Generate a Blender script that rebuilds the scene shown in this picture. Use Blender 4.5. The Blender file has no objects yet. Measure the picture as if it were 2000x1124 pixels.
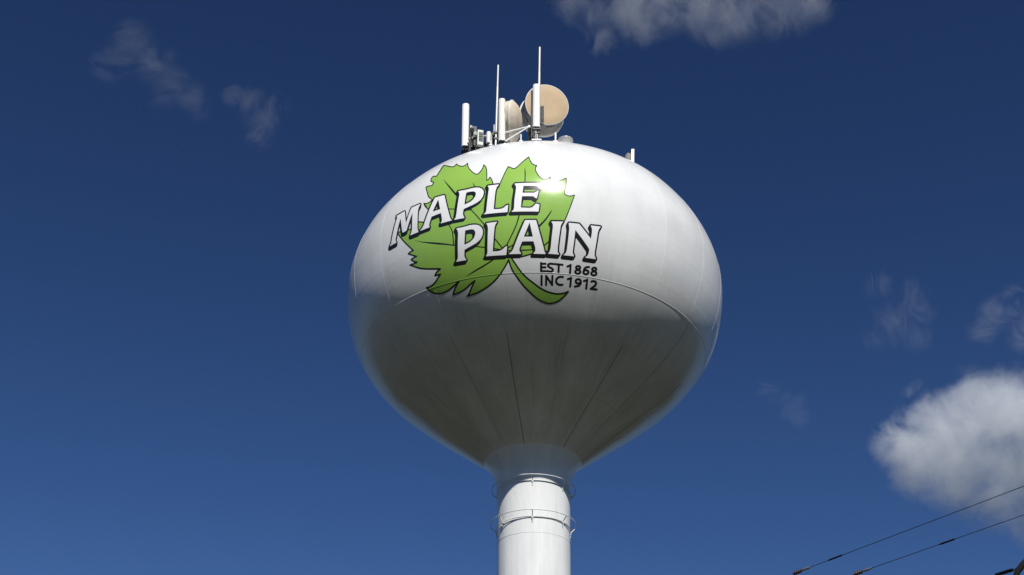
import bpy, bmesh, math, random
from mathutils import Vector, Matrix, geometry

# ------------------------------------------------------------------ camera, sky, sun, exposure
SC = bpy.context.scene
COL = SC.collection
CAM_POS = Vector((0.0, -51.6, 1.6))
CAM_RIGHT, CAM_UP, CAM_FWD = Vector((0.999851, 0.012189, 0.012187)), Vector((-0.003903, -0.528564, 0.848884)), Vector((-0.016789, 0.848806, 0.528438))
cam_data = bpy.data.cameras.new('camera')
cam_data.sensor_width = 36.0
cam_data.lens = 46.8
cam_data.clip_start = 0.1
cam_data.clip_end = 60000.0
cam = bpy.data.objects.new('camera', cam_data)
COL.objects.link(cam)
rot = Matrix((CAM_RIGHT, CAM_UP, -CAM_FWD)).transposed()
cam.matrix_world = Matrix.Translation(CAM_POS) @ rot.to_4x4()
SC.camera = cam

SUN_EL, SUN_AZ = 44.0, 10.5          # height; degrees to the right of the line tower -> camera
sun_dir = Vector((math.sin(math.radians(SUN_AZ)) * math.cos(math.radians(SUN_EL)),
                  -math.cos(math.radians(SUN_AZ)) * math.cos(math.radians(SUN_EL)),
                  math.sin(math.radians(SUN_EL))))
world = bpy.data.worlds.new('World')
SC.world = world
world.use_nodes = True
wn, wl = world.node_tree.nodes, world.node_tree.links
wn.clear()
sky = wn.new('ShaderNodeTexSky')
sky.sky_type = 'NISHITA'
sky.sun_disc = False
sky.sun_elevation = math.radians(SUN_EL)
sky.sun_rotation = math.radians(180.0 - SUN_AZ)
sky.altitude = 300.0
sky.air_density = 1.0
sky.dust_density = 0.1
sky.ozone_density = 4.0
tint = wn.new('ShaderNodeMix'); tint.data_type = 'RGBA'; tint.blend_type = 'MULTIPLY'
tint.inputs[0].default_value = 1.0
tint.inputs[7].default_value = (0.515, 0.54, 0.58, 1.0)
deep = wn.new('ShaderNodeGamma'); deep.inputs[1].default_value = 1.5      # polarised deep blue of a clear autumn day
bg = wn.new('ShaderNodeBackground')
bg.inputs[1].default_value = 0.05
wo = wn.new('ShaderNodeOutputWorld')
wl.new(sky.outputs[0], deep.inputs[0]); wl.new(deep.outputs[0], tint.inputs[6]); cap = wn.new('ShaderNodeMix'); cap.data_type = 'RGBA'; cap.blend_type = 'DARKEN'; cap.inputs[0].default_value = 1.0
cap.inputs[7].default_value = (2.4, 4.0, 6.9, 1.0)                  # no bright haze band at the horizon
wl.new(tint.outputs[2], cap.inputs[6]); wl.new(cap.outputs[2], bg.inputs[0]); wl.new(bg.outputs[0], wo.inputs[0])

sun_data = bpy.data.lights.new('sun', 'SUN')
sun_data.energy = 4.85
sun_data.angle = math.radians(0.53)
sun_data.color = (1.0, 0.965, 0.90)
sun = bpy.data.objects.new('sun', sun_data)
COL.objects.link(sun)
sun.rotation_euler = sun_dir.to_track_quat('Z', 'Y').to_euler()
sun.location = (20, -60, 80)

SC.view_settings.view_transform = 'Standard'
SC.view_settings.look = 'None'
SC.view_settings.exposure = 0.0
SC.view_settings.gamma = 1.0
SC.render.film_transparent = False
SC.cycles.use_denoising = True
SC.cycles.max_bounces = 8
SC.cycles.volume_bounces = 6
SC.cycles.volume_step_rate = 1.0
SC.cycles.volume_max_steps = 256
SC.cycles.caustics_reflective = False

# ------------------------------------------------------------------ helpers
def tag(o, label=None, cat=None, group=None, kind=None):
    if label: o['label'] = label
    if cat: o['category'] = cat
    if group: o['group'] = group
    if kind: o['kind'] = kind
    return o

def empty(name, loc=(0, 0, 0), lean=0.0, rz=0.0):
    o = bpy.data.objects.new(name, None)
    COL.objects.link(o)
    o.location = loc
    o.rotation_euler = (0, lean, rz)
    o.empty_display_size = 0.3
    return o

class MB:
    """collects shapes and links them as one mesh object"""
    def __init__(s): s.v, s.f, s.sm = [], [], []
    def add(s, vs, fs, smooth=False):
        n = len(s.v); s.v += [tuple(p) for p in vs]
        s.f += [tuple(i + n for i in q) for q in fs]; s.sm += [smooth] * len(fs)
        return s
    def box(s, c, size, rz=0.0, bev=0.0, m=None):
        bm = bmesh.new(); bmesh.ops.create_cube(bm, size=1.0)
        for v in bm.verts: v.co = Vector((v.co.x * size[0], v.co.y * size[1], v.co.z * size[2]))
        if bev: bmesh.ops.bevel(bm, geom=list(bm.edges), offset=bev, segments=2, affect='EDGES', profile=0.6)
        M = Matrix.Translation(c) @ (m if m else Matrix.Rotation(rz, 4, 'Z'))
        bm.verts.index_update()
        s.add([M @ v.co for v in bm.verts], [[v.index for v in f.verts] for f in bm.faces]); bm.free()
        return s
    def tube(s, pts, r, n=10, cap=True, closed=False):
        pts = [Vector(p) for p in pts]; rings = []; N = len(pts)
        up = None
        for i, p in enumerate(pts):
            if closed: d = pts[(i + 1) % N] - pts[i - 1]
            else: d = pts[min(i + 1, N - 1)] - pts[max(i - 1, 0)]
            d.normalize()
            if up is None:
                up = Vector((0, 0, 1)) if abs(d.z) < 0.9 else Vector((1, 0, 0))
            a = d.cross(up)
            if a.length < 1e-5: a = d.orthogonal()
            a.normalize(); b = a.cross(d); b.normalize(); up = b
            rr = r[i] if isinstance(r, (list, tuple)) else r
            rings.append([p + (a * math.cos(t) + b * math.sin(t)) * rr for t in [2 * math.pi * k / n for k in range(n)]])
        vs = [q for R in rings for q in R]; fs = []
        for i in range(N if closed else N - 1):
            j = (i + 1) % N
            for k in range(n): fs.append((i * n + k, i * n + (k + 1) % n, j * n + (k + 1) % n, j * n + k))
        s.add(vs, fs, True)
        if cap and not closed:
            s.add(rings[0], [tuple(range(n))[::-1]]); s.add(rings[-1], [tuple(range(n))])
        return s
    def lathe(s, prof, n=48, m=None, smooth=True):
        """prof: (radius, height) about the local z axis"""
        vs = [Vector((r * math.cos(2 * math.pi * k / n), r * math.sin(2 * math.pi * k / n), z)) for r, z in prof for k in range(n)]
        if m: vs = [m @ v for v in vs]
        fs = [(i * n + k, i * n + (k + 1) % n, (i + 1) * n + (k + 1) % n, (i + 1) * n + k)
              for i in range(len(prof) - 1) for k in range(n)]
        return s.add(vs, fs, smooth)
    def prism(s, poly, z0, z1, cap=True, smooth=False):
        n = len(poly)
        vs = [(x, y, z0) for x, y in poly] + [(x, y, z1) for x, y in poly]
        s.add(vs, [(k, (k + 1) % n, n + (k + 1) % n, n + k) for k in range(n)], smooth)
        if cap: s.add(vs, [tuple(range(n))[::-1], tuple(range(n, 2 * n))])
        return s
    def build(s, name, mat, parent=None):
        me = bpy.data.meshes.new(name)
        me.from_pydata(s.v, [], s.f)
        me.materials.append(mat)
        me.polygons.foreach_set('use_smooth', s.sm)
        me.update()
        o = bpy.data.objects.new(name, me); COL.objects.link(o)
        if parent: o.parent = parent
        return o

def mat_base(name):
    m = bpy.data.materials.new(name); m.use_nodes = True
    return m, m.node_tree.nodes, m.node_tree.links, m.node_tree.nodes['Principled BSDF']

def paint(name, rgb, rough=0.4, metal=0.0, var=0.12, scale=3.0, spec=0.5, coat=0.0):
    m, n, l, b = mat_base(name)
    tc = n.new('ShaderNodeTexCoord'); nz = n.new('ShaderNodeTexNoise')
    nz.inputs['Scale'].default_value = scale; nz.inputs['Detail'].default_value = 6
    l.new(tc.outputs['Object'], nz.inputs['Vector'])
    mr = n.new('ShaderNodeMapRange'); mr.inputs[1].default_value = 0.3; mr.inputs[2].default_value = 0.7
    mr.inputs[3].default_value = 1 - var; mr.inputs[4].default_value = 1 + var * 0.3
    l.new(nz.outputs[0], mr.inputs[0])
    mx = n.new('ShaderNodeMix'); mx.data_type = 'RGBA'; mx.blend_type = 'MULTIPLY'; mx.inputs[0].default_value = 1
    mx.inputs[6].default_value = (*rgb, 1); l.new(mr.outputs[0], mx.inputs[7])
    l.new(mx.outputs[2], b.inputs['Base Color'])
    b.inputs['Roughness'].default_value = rough; b.inputs['Metallic'].default_value = metal
    b.inputs['Specular IOR Level'].default_value = spec
    b.inputs['Coat Weight'].default_value = coat; b.inputs['Coat Roughness'].default_value = 0.12
    return m

def math_node(n, l, op, a, b=None, c=None):
    q = n.new('ShaderNodeMath'); q.operation = op
    for i, x in enumerate((a, b, c)):
        if x is None: continue
        if isinstance(x, (int, float)): q.inputs[i].default_value = x
        else: l.new(x, q.inputs[i])
    return q.outputs[0]

def tower_paint(name, rgb, streak=0.17, rough=0.2, mildew_shade=0.0):
    """gloss tank enamel with rain streaks running down the plates, mildew blotches with painted belly shade, slight plate waviness"""
    m, n, l, b = mat_base(name)
    tc = n.new('ShaderNodeTexCoord'); sx = n.new('ShaderNodeSeparateXYZ')
    l.new(tc.outputs['Object'], sx.inputs[0])
    az = math_node(n, l, 'ARCTAN2', sx.outputs[0], math_node(n, l, 'MULTIPLY', sx.outputs[1], -1.0))
    def field(ka, kz, detail, rough_=0.6, off=0.0):
        cx = n.new('ShaderNodeCombineXYZ')
        l.new(math_node(n, l, 'MULTIPLY', az, ka), cx.inputs[0])
        l.new(math_node(n, l, 'MULTIPLY', sx.outputs[2], kz), cx.inputs[1]); cx.inputs[2].default_value = off
        nz = n.new('ShaderNodeTexNoise'); nz.inputs['Scale'].default_value = 1.0
        nz.inputs['Detail'].default_value = detail; nz.inputs['Roughness'].default_value = rough_
        l.new(cx.outputs[0], nz.inputs['Vector']); return nz.outputs[0]
    st = field(34.0, 0.35, 5); bl = field(7.0, 0.9, 6, 0.65, 3.0)
    def ramp(x, a, c):
        r = n.new('ShaderNodeMapRange'); r.inputs[1].default_value = a; r.inputs[2].default_value = c; l.new(x, r.inputs[0]); return r.outputs[0]
    s1 = math_node(n, l, 'MULTIPLY', ramp(st, 0.5, 0.78), ramp(bl, 0.38, 0.7))
    low = n.new('ShaderNodeMapRange'); low.inputs[1].default_value = 31.0; low.inputs[2].default_value = 28.0
    low.inputs[3].default_value = 0.4; low.inputs[4].default_value = 1.0; l.new(sx.outputs[2], low.inputs[0])
    s2 = math_node(n, l, 'MULTIPLY', s1, low.outputs[0])
    fac = math_node(n, l, 'MULTIPLY', s2, streak * 3.2)
    if mildew_shade:                                                  # blotchy mildew, plus belly shade painted in as an olive darkening
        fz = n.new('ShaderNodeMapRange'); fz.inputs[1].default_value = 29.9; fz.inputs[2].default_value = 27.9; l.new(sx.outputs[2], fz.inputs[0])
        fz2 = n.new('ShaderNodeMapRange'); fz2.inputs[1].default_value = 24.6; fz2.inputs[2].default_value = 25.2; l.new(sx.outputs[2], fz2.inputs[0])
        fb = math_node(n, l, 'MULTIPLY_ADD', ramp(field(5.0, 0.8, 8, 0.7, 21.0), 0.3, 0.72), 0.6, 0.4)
        ff = math_node(n, l, 'MULTIPLY', math_node(n, l, 'MULTIPLY', fz.outputs[0], fz2.outputs[0]), math_node(n, l, 'MULTIPLY', fb, mildew_shade))
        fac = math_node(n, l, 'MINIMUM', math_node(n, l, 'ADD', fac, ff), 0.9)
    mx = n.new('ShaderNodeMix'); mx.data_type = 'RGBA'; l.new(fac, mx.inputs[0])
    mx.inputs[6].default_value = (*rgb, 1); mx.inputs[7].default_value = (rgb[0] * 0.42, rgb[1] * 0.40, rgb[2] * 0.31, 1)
    mv = n.new('ShaderNodeMix'); mv.data_type = 'RGBA'; mv.blend_type = 'MULTIPLY'; mv.inputs[0].default_value = 1
    v = n.new('ShaderNodeMapRange'); v.inputs[1].default_value = 0.3; v.inputs[2].default_value = 0.7
    v.inputs[3].default_value = 0.93; v.inputs[4].default_value = 1.03; l.new(field(5.0, 0.6, 3, 0.5, 9.0), v.inputs[0])
    l.new(mx.outputs[2], mv.inputs[6]); l.new(v.outputs[0], mv.inputs[7])
    l.new(mv.outputs[2], b.inputs['Base Color'])
    b.inputs['Roughness'].default_value = rough; b.inputs['Specular IOR Level'].default_value = 0.5
    turn = math_node(n, l, 'MULTIPLY_ADD', az, 180 / math.pi / 18.0, 50.0 / 18.0 + 40)
    up = math_node(n, l, 'GREATER_THAN', sx.outputs[2], 29.75)
    cell = n.new('ShaderNodeTexWhiteNoise'); cell.noise_dimensions = '2D'; cc = n.new('ShaderNodeCombineXYZ')
    l.new(math_node(n, l, 'FLOOR', turn), cc.inputs[0]); l.new(up, cc.inputs[1]); l.new(cc.outputs[0], cell.inputs[0])
    tone = n.new('ShaderNodeMapRange'); tone.inputs[3].default_value = 0.965; tone.inputs[4].default_value = 1.02; l.new(cell.outputs[0], tone.inputs[0])
    mt = n.new('ShaderNodeMix'); mt.data_type = 'RGBA'; mt.blend_type = 'MULTIPLY'; mt.inputs[0].default_value = 1
    l.new(mv.outputs[2], mt.inputs[6]); l.new(tone.outputs[0], mt.inputs[7]); l.new(mt.outputs[2], b.inputs['Base Color'])
    bow = math_node(n, l, 'COSINE', math_node(n, l, 'MULTIPLY', turn, 2 * math.pi))
    bp = n.new('ShaderNodeBump'); bp.inputs['Strength'].default_value = 0.35; bp.inputs['Distance'].default_value = 0.02
    l.new(math_node(n, l, 'MULTIPLY_ADD', bow, 0.16, field(9.0, 1.2, 3, 0.45, 5.0)), bp.inputs['Height']); l.new(bp.outputs[0], b.inputs['Normal'])
    return m

M_WHITE = tower_paint('white_tank_enamel', (0.80, 0.81, 0.81), mildew_shade=0.55)
M_COLUMN = tower_paint('white_pedestal_enamel', (0.80, 0.81, 0.81), streak=0.07)
M_GREEN = tower_paint('green_leaf_enamel', (0.30, 0.53, 0.092), streak=0.12)
M_BLACK = tower_paint('black_sign_enamel', (0.012, 0.013, 0.015), streak=0.0)
M_LETTER = tower_paint('white_letter_enamel', (0.89, 0.89, 0.90), streak=0.05)
M_WELD = paint('white_weld_bead', (0.82, 0.82, 0.82), 0.35, var=0.05)
M_WELDG = paint('green_weld_bead', (0.30, 0.52, 0.12), 0.35, var=0.05)
M_WELDK = paint('black_weld_bead', (0.02, 0.02, 0.02), 0.35, var=0.05)
M_GRIME = paint('mildewed_weld', (0.16, 0.155, 0.13), 0.8, var=0.5, scale=6)
M_RAIL = paint('painted_steel', (0.74, 0.75, 0.75), 0.35, var=0.15, scale=8)
M_RADOME = paint('antenna_radome', (0.86, 0.85, 0.84), 0.45, var=0.06)
M_CREAM = paint('aged_cream_radome', (0.82, 0.80, 0.73), 0.5, var=0.1)
M_DARK = paint('dark_bracket', (0.03, 0.035, 0.035), 0.5, var=0.4, scale=14)
M_GALV = paint('galvanised_steel', (0.42, 0.43, 0.43), 0.42, metal=0.7, var=0.3, scale=10)
M_STAIN = paint('brushed_stainless', (0.62, 0.62, 0.61), 0.22, metal=1.0, var=0.15, scale=5)
M_VENT = paint('bright_galvanised_vent', (0.66, 0.66, 0.65), 0.28, metal=0.25, var=0.1, scale=5)
M_BEIGE = paint('beige_radome_fabric', (0.60, 0.45, 0.285), 0.75, var=0.08, scale=1.6)
M_SHROUD = paint('grey_dish_shroud', (0.30, 0.28, 0.245), 0.6, var=0.25, scale=4)
M_CREAMDISH = paint('cream_dish_shell', (0.70, 0.61, 0.48), 0.55, var=0.2, scale=3)
M_PALE = paint('pale_green_cabinet', (0.62, 0.66, 0.58), 0.5, var=0.2, scale=8)
M_GREY = paint('grey_radio_casing', (0.20, 0.21, 0.20), 0.55, var=0.5, scale=12)
M_DARKGREY = paint('dark_grey_casing', (0.05, 0.053, 0.053), 0.55, var=0.6, scale=14)
M_CABLE = paint('black_cable', (0.010, 0.010, 0.012), 0.85, var=0.3, scale=20, spec=0.15)
M_WIRE = paint('weathered_wire', (0.022, 0.025, 0.03), 0.6, var=0.3, scale=20)
M_WOOD = paint('creosoted_wood', (0.11, 0.075, 0.05), 0.85, var=0.5, scale=9)
M_PORC = paint('brown_porcelain', (0.05, 0.026, 0.02), 0.35, var=0.2)

# ------------------------------------------------------------------ ground
def make_ground():
    m, n, l, b = mat_base('grass_lawn')
    tc = n.new('ShaderNodeTexCoord'); n1 = n.new('ShaderNodeTexNoise'); n1.inputs['Scale'].default_value = 0.05; n1.inputs['Detail'].default_value = 10
    l.new(tc.outputs['Object'], n1.inputs['Vector'])
    r = n.new('ShaderNodeValToRGB'); l.new(n1.outputs[0], r.inputs[0])
    r.color_ramp.elements[0].position = 0.3; r.color_ramp.elements[0].color = (0.030, 0.029, 0.012, 1)
    r.color_ramp.elements[1].position = 0.7; r.color_ramp.elements[1].color = (0.050, 0.044, 0.018, 1)
    l.new(r.outputs[0], b.inputs['Base Color']); b.inputs['Roughness'].default_value = 0.95
    b.inputs['Specular IOR Level'].default_value = 0.1
    mb = MB(); n_ = 96; R = [0, 30, 80, 200, 600, 2000, 8000, 25000]
    vs = [(0, 0, 0)] + [(q * math.cos(2 * math.pi * k / n_), q * math.sin(2 * math.pi * k / n_), 0) for q in R[1:] for k in range(n_)]
    fs = [(0, 1 + k, 1 + (k + 1) % n_) for k in range(n_)]
    for i in range(len(R) - 2):
        for k in range(n_):
            a, c = 1 + i * n_, 1 + (i + 1) * n_
            fs.append((a + k, c + k, c + (k + 1) % n_, a + (k + 1) % n_))
    mb.add(vs, fs)
    tag(mb.build('ground', m), 'flat grassy ground around the foot of the tower', 'ground', kind='structure')
make_ground()

# ------------------------------------------------------------------ water tower
# shell profile: radius, height, sideways centre offset, running length along the plates
PROFILE = [(0.283, 39.278, 0.275, 0.000),
 (0.512, 39.273, 0.273, 0.230),
 (0.738, 39.263, 0.271, 0.457),
 (0.962, 39.250, 0.269, 0.682),
 (1.185, 39.232, 0.268, 0.906),
 (1.406, 39.210, 0.268, 1.129),
 (1.625, 39.183, 0.268, 1.350),
 (1.843, 39.153, 0.267, 1.571),
 (2.059, 39.118, 0.268, 1.790),
 (2.273, 39.079, 0.268, 2.008),
 (2.485, 39.036, 0.268, 2.225),
 (2.695, 38.988, 0.268, 2.441),
 (2.903, 38.937, 0.269, 2.656),
 (3.109, 38.882, 0.269, 2.870),
 (3.313, 38.822, 0.269, 3.082),
 (3.515, 38.759, 0.269, 3.294),
 (3.714, 38.692, 0.269, 3.504),
 (3.910, 38.621, 0.268, 3.713),
 (4.104, 38.547, 0.267, 3.921),
 (4.295, 38.468, 0.266, 4.128),
 (4.483, 38.386, 0.265, 4.333),
 (4.668, 38.300, 0.263, 4.537),
 (4.850, 38.210, 0.260, 4.739),
 (5.028, 38.117, 0.258, 4.941),
 (5.203, 38.019, 0.254, 5.141),
 (5.374, 37.918, 0.251, 5.339),
 (5.542, 37.813, 0.246, 5.537),
 (5.705, 37.704, 0.241, 5.733),
 (5.864, 37.591, 0.236, 5.927),
 (6.019, 37.475, 0.230, 6.120),
 (6.170, 37.356, 0.223, 6.312),
 (6.316, 37.234, 0.216, 6.503),
 (6.458, 37.108, 0.208, 6.692),
 (6.595, 36.979, 0.199, 6.880),
 (6.726, 36.846, 0.189, 7.067),
 (6.852, 36.710, 0.179, 7.252),
 (6.972, 36.570, 0.167, 7.436),
 (7.087, 36.428, 0.155, 7.619),
 (7.198, 36.284, 0.142, 7.801),
 (7.305, 36.139, 0.130, 7.981),
 (7.409, 35.994, 0.117, 8.161),
 (7.510, 35.847, 0.105, 8.339),
 (7.607, 35.698, 0.093, 8.517),
 (7.699, 35.548, 0.083, 8.694),
 (7.785, 35.395, 0.074, 8.869),
 (7.866, 35.241, 0.066, 9.044),
 (7.942, 35.084, 0.059, 9.219),
 (8.013, 34.925, 0.054, 9.392),
 (8.078, 34.765, 0.049, 9.565),
 (8.138, 34.603, 0.045, 9.738),
 (8.192, 34.439, 0.041, 9.910),
 (8.241, 34.274, 0.038, 10.082),
 (8.284, 34.108, 0.035, 10.254),
 (8.322, 33.940, 0.033, 10.426),
 (8.354, 33.770, 0.030, 10.598),
 (8.380, 33.600, 0.027, 10.771),
 (8.400, 33.427, 0.024, 10.944),
 (8.412, 33.253, 0.020, 11.118),
 (8.418, 33.077, 0.017, 11.295),
 (8.417, 32.896, 0.014, 11.476),
 (8.411, 32.737, 0.011, 11.634),
 (8.402, 32.585, 0.008, 11.787),
 (8.390, 32.434, 0.006, 11.938),
 (8.375, 32.286, 0.003, 12.088),
 (8.359, 32.138, 0.001, 12.237),
 (8.340, 31.991, -0.002, 12.385),
 (8.319, 31.846, -0.004, 12.532),
 (8.295, 31.701, -0.006, 12.680),
 (8.267, 31.556, -0.009, 12.827),
 (8.237, 31.413, -0.011, 12.973),
 (8.203, 31.270, -0.014, 13.120),
 (8.164, 31.129, -0.016, 13.267),
 (8.122, 30.988, -0.019, 13.413),
 (8.076, 30.849, -0.021, 13.560),
 (8.026, 30.711, -0.024, 13.707),
 (7.972, 30.574, -0.026, 13.853),
 (7.915, 30.438, -0.029, 14.000),
 (7.855, 30.303, -0.031, 14.148),
 (7.790, 30.170, -0.034, 14.295),
 (7.722, 30.039, -0.036, 14.443),
 (7.650, 29.909, -0.038, 14.591),
 (7.574, 29.781, -0.040, 14.740),
 (7.494, 29.656, -0.043, 14.889),
 (7.409, 29.532, -0.045, 15.038),
 (7.321, 29.411, -0.047, 15.188),
 (7.230, 29.291, -0.049, 15.338),
 (7.137, 29.174, -0.051, 15.489),
 (7.040, 29.057, -0.053, 15.640),
 (6.942, 28.942, -0.055, 15.792),
 (6.841, 28.828, -0.056, 15.945),
 (6.739, 28.715, -0.058, 16.098),
 (6.635, 28.603, -0.060, 16.251),
 (6.528, 28.492, -0.062, 16.405),
 (6.419, 28.383, -0.063, 16.560),
 (6.308, 28.275, -0.065, 16.716),
 (6.194, 28.168, -0.066, 16.872),
 (6.078, 28.063, -0.067, 17.028),
 (5.959, 27.961, -0.069, 17.186),
 (5.837, 27.860, -0.070, 17.344),
 (5.641, 27.704, -0.071, 17.595),
 (5.445, 27.548, -0.072, 17.845),
 (5.249, 27.391, -0.073, 18.096),
 (5.053, 27.235, -0.074, 18.347),
 (4.856, 27.079, -0.074, 18.597),
 (4.659, 26.925, -0.075, 18.848),
 (4.461, 26.772, -0.075, 19.098),
 (4.260, 26.621, -0.074, 19.349),
 (4.059, 26.472, -0.073, 19.600),
 (3.857, 26.323, -0.072, 19.850),
 (3.654, 26.176, -0.070, 20.101),
 (3.452, 26.028, -0.067, 20.352),
 (3.249, 25.880, -0.064, 20.602),
 (3.048, 25.731, -0.060, 20.853),
 (2.848, 25.580, -0.056, 21.103),
 (2.648, 25.429, -0.051, 21.354),
 (2.449, 25.276, -0.046, 21.605),
 (2.251, 25.123, -0.040, 21.855),
 (2.052, 24.970, -0.035, 22.106),
 (1.990, 24.895, -0.033, 22.205),
 (1.932, 24.819, -0.031, 22.304),
 (1.878, 24.740, -0.029, 22.403),
 (1.827, 24.659, -0.027, 22.502),
 (1.781, 24.575, -0.025, 22.601),
 (1.738, 24.490, -0.023, 22.700),
 (1.699, 24.402, -0.022, 22.799),
 (1.664, 24.313, -0.020, 22.898),
 (1.633, 24.221, -0.018, 22.997),
 (1.606, 24.126, -0.016, 23.096),
 (1.582, 24.030, -0.014, 23.195),
 (1.563, 23.931, -0.012, 23.294),
 (1.547, 23.830, -0.010, 23.393),
 (1.535, 23.727, -0.008, 23.492),
 (1.527, 23.622, -0.006, 23.591),
 (1.523, 22.923, 0.003, 24.289),
 (1.500, 22.225, 0.011, 24.988),
 (1.495, 21.526, 0.017, 25.686),
 (1.492, 20.828, 0.022, 26.385),
 (1.487, 20.129, 0.026, 27.084),
 (1.482, 19.431, 0.029, 27.782),
 (1.477, 18.732, 0.030, 28.481),
 (1.471, 18.033, 0.031, 29.180),
 (1.465, 17.335, 0.031, 29.878),
 (1.459, 16.636, 0.030, 30.577),
 (1.453, 15.938, 0.028, 31.275),
 (1.446, 15.239, 0.026, 31.974),
 (1.439, 14.541, 0.024, 32.673),
 (1.432, 13.842, 0.021, 33.371),
 (1.424, 13.143, 0.018, 34.070),
 (1.417, 12.445, 0.015, 34.768),
 (1.409, 11.746, 0.012, 35.467),
 (1.401, 11.048, 0.010, 36.166),
 (1.393, 10.349, 0.007, 36.864)]
def densify(P, n=4):
    out = []
    for i in range(len(P) - 1):
        p0, p1, p2, p3 = P[max(i - 1, 0)], P[i], P[i + 1], P[min(i + 2, len(P) - 1)]
        for k in range(n):
            t = k / n; h = p2[3] - p1[3]
            row = []
            for c in range(3):
                m1 = (p2[c] - p0[c]) / max(p2[3] - p0[3], 1e-6) * h; m2 = (p3[c] - p1[c]) / max(p3[3] - p1[3], 1e-6) * h
                row.append((2*t**3 - 3*t*t + 1) * p1[c] + (t**3 - 2*t*t + t) * m1 + (3*t*t - 2*t**3) * p2[c] + (t**3 - t*t) * m2)
            out.append((*row, p1[3] + h * t))
    return out + [P[-1]]
T_CREASE, T_COL = 22.106, 23.591
PROFILE = densify([p for p in PROFILE if p[3] <= T_CREASE + 1e-6]) + [p for p in PROFILE if p[3] > T_CREASE + 1e-6]
PT = [p[3] for p in PROFILE]
def prof(T):
    if T <= PT[0]: return PROFILE[0][:3]
    import bisect
    i = min(bisect.bisect_right(PT, T) - 1, len(PT) - 2)
    t = (T - PT[i]) / (PT[i + 1] - PT[i])
    a, b = PROFILE[i], PROFILE[i + 1]
    return tuple(a[k] + (b[k] - a[k]) * t for k in range(3))
def shell(az, T, off=0.0):
    """point on the shell at azimuth az (degrees, 0 faces the street, + to the right), length T, lifted by off"""
    r, z, o = prof(T); a = math.radians(az)
    r2, z2, _ = prof(T + 0.15); r1, z1, _ = prof(T - 0.15)
    dr, dz = r2 - r1, z2 - z1; L = math.hypot(dr, dz) or 1
    nr, nz = -dz / L, dr / L
    r += nr * off; z += nz * off
    return Vector((r * math.sin(a) + o, -r * math.cos(a), z)), Vector((nr * math.sin(a), -nr * math.cos(a), nz))

tower = empty('water_tower', (0, 0, 0))
tag(tower, 'white spheroid water tower on a slender pedestal with a green maple leaf sign', 'water tower')
def shell_mesh(name, rows, n, mat, parent):
    mb = MB(); vs = []
    for (r, z, o) in rows:
        for k in range(n):
            a = 2 * math.pi * k / n; vs.append((r * math.sin(a) + o, -r * math.cos(a), z))
    fs = [(i * n + k, (i + 1) * n + k, (i + 1) * n + (k + 1) % n, i * n + (k + 1) % n) for i in range(len(rows) - 1) for k in range(n)]
    mb.add(vs, fs, True)
    return mb.build(name, mat, parent)
rows = [p[:3] for p in PROFILE if p[3] <= T_CREASE + 1e-6]
rows = [(0.001, rows[0][1] + 0.003, rows[0][2])] + rows
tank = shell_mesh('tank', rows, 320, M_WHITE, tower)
crease = [p[:3] for p in PROFILE if abs(p[3] - T_CREASE) < 1e-6][0]
colr = [crease] + [p[:3] for p in PROFILE if p[3] > T_CREASE + 1e-6]
last = colr[-1]
colr += [(last[0] + 0.02, 6.0, 0.0), (last[0] + 0.25, 4.4, 0.0), (last[0] + 1.0, 2.6, 0.0), (last[0] + 2.1, 1.0, 0.0), (last[0] + 2.8, 0.0, 0.0), (last[0] + 2.85, -0.3, 0.0)]
column = shell_mesh('pedestal', colr, 128, M_COLUMN, tower)

def ring_bead(name, T, r, mat, parent, a0=0, a1=360, off=0.0, step=1.5):
    n = max(2, int(abs(a1 - a0) / step)); full = abs(a1 - a0) >= 359.9
    pts = [shell(a0 + (a1 - a0) * i / n, T, off)[0] for i in range(n if full else n + 1)]
    return MB().tube(pts, r, 8, True, full).build(name, mat, parent)
def meridian(name, az, T0, T1, r, mat, parent, off=0.0):
    n = max(3, int((T1 - T0) / 0.2))
    pts = [shell(az, T0 + (T1 - T0) * i / n, off)[0] for i in range(n + 1)]
    return MB().tube(pts, r, 6).build(name, mat, parent)
SEAM = 14.80
for (a0, a1, mt) in ((13.7, 325.6, M_WELD), (-34.4, -33.8, M_WELDK), (-33.8, -9.9, M_WELDG), (-9.9, -9.3, M_WELDK), (-9.3, -6.1, M_WELD), (-6.1, -5.7, M_WELDK), (-5.7, -3.9, M_WELDG), (-3.9, -3.4, M_WELDK), (-3.4, 13.7, M_WELD)):
    ring_bead('weld_seam', SEAM, 0.009, mt, tank, a0, a1)
for az, t0, t1 in ((-50, 6.5, 14.6), (-68, 8, 15.5), (40, 6.0, 14.7), (58, 6.0, 14.6), (76, 8.0, 15.5), (22, 7.0, 14.6), (94, 9, 15), (-86, 9, 15), (-31.6, 14.9, 16.4), (-14, 5.2, 7.6), (4, 5.2, 7.3)):
    meridian('weld_seam', az, t0, t1, 0.0035, M_WELD, tank)
for az, t0, r in ((-32, 16.9, 0.006), (-9.8, 17.2, 0.012), (13.8, 17.0, 0.004), (37.3, 17.1, 0.012), (60, 15.0, 0.007), (83, 16.5, 0.009)):
    meridian('weld_seam', az, t0, T_CREASE - 0.02, r, M_GRIME, tank)
ring_bead('weld_seam', 19.62, 0.004, M_GRIME, tank, 26, 62)
def col_ring(z, r, mat, name='weld_seam', tube=0.007):
    rr = [p for p in PROFILE if p[1] < 24]; q = min(rr, key=lambda p: abs(p[1] - z))
    pts = [((q[0] + r) * math.sin(a) + q[2], -(q[0] + r) * math.cos(a), z) for a in [2 * math.pi * i / 120 for i in range(120)]]
    return MB().tube(pts, tube, 8, False, True).build(name, mat, column)
col_ring(21.343, 0.0, M_RAIL)
col_ring(18.9, 0.0, M_RAIL)

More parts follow.
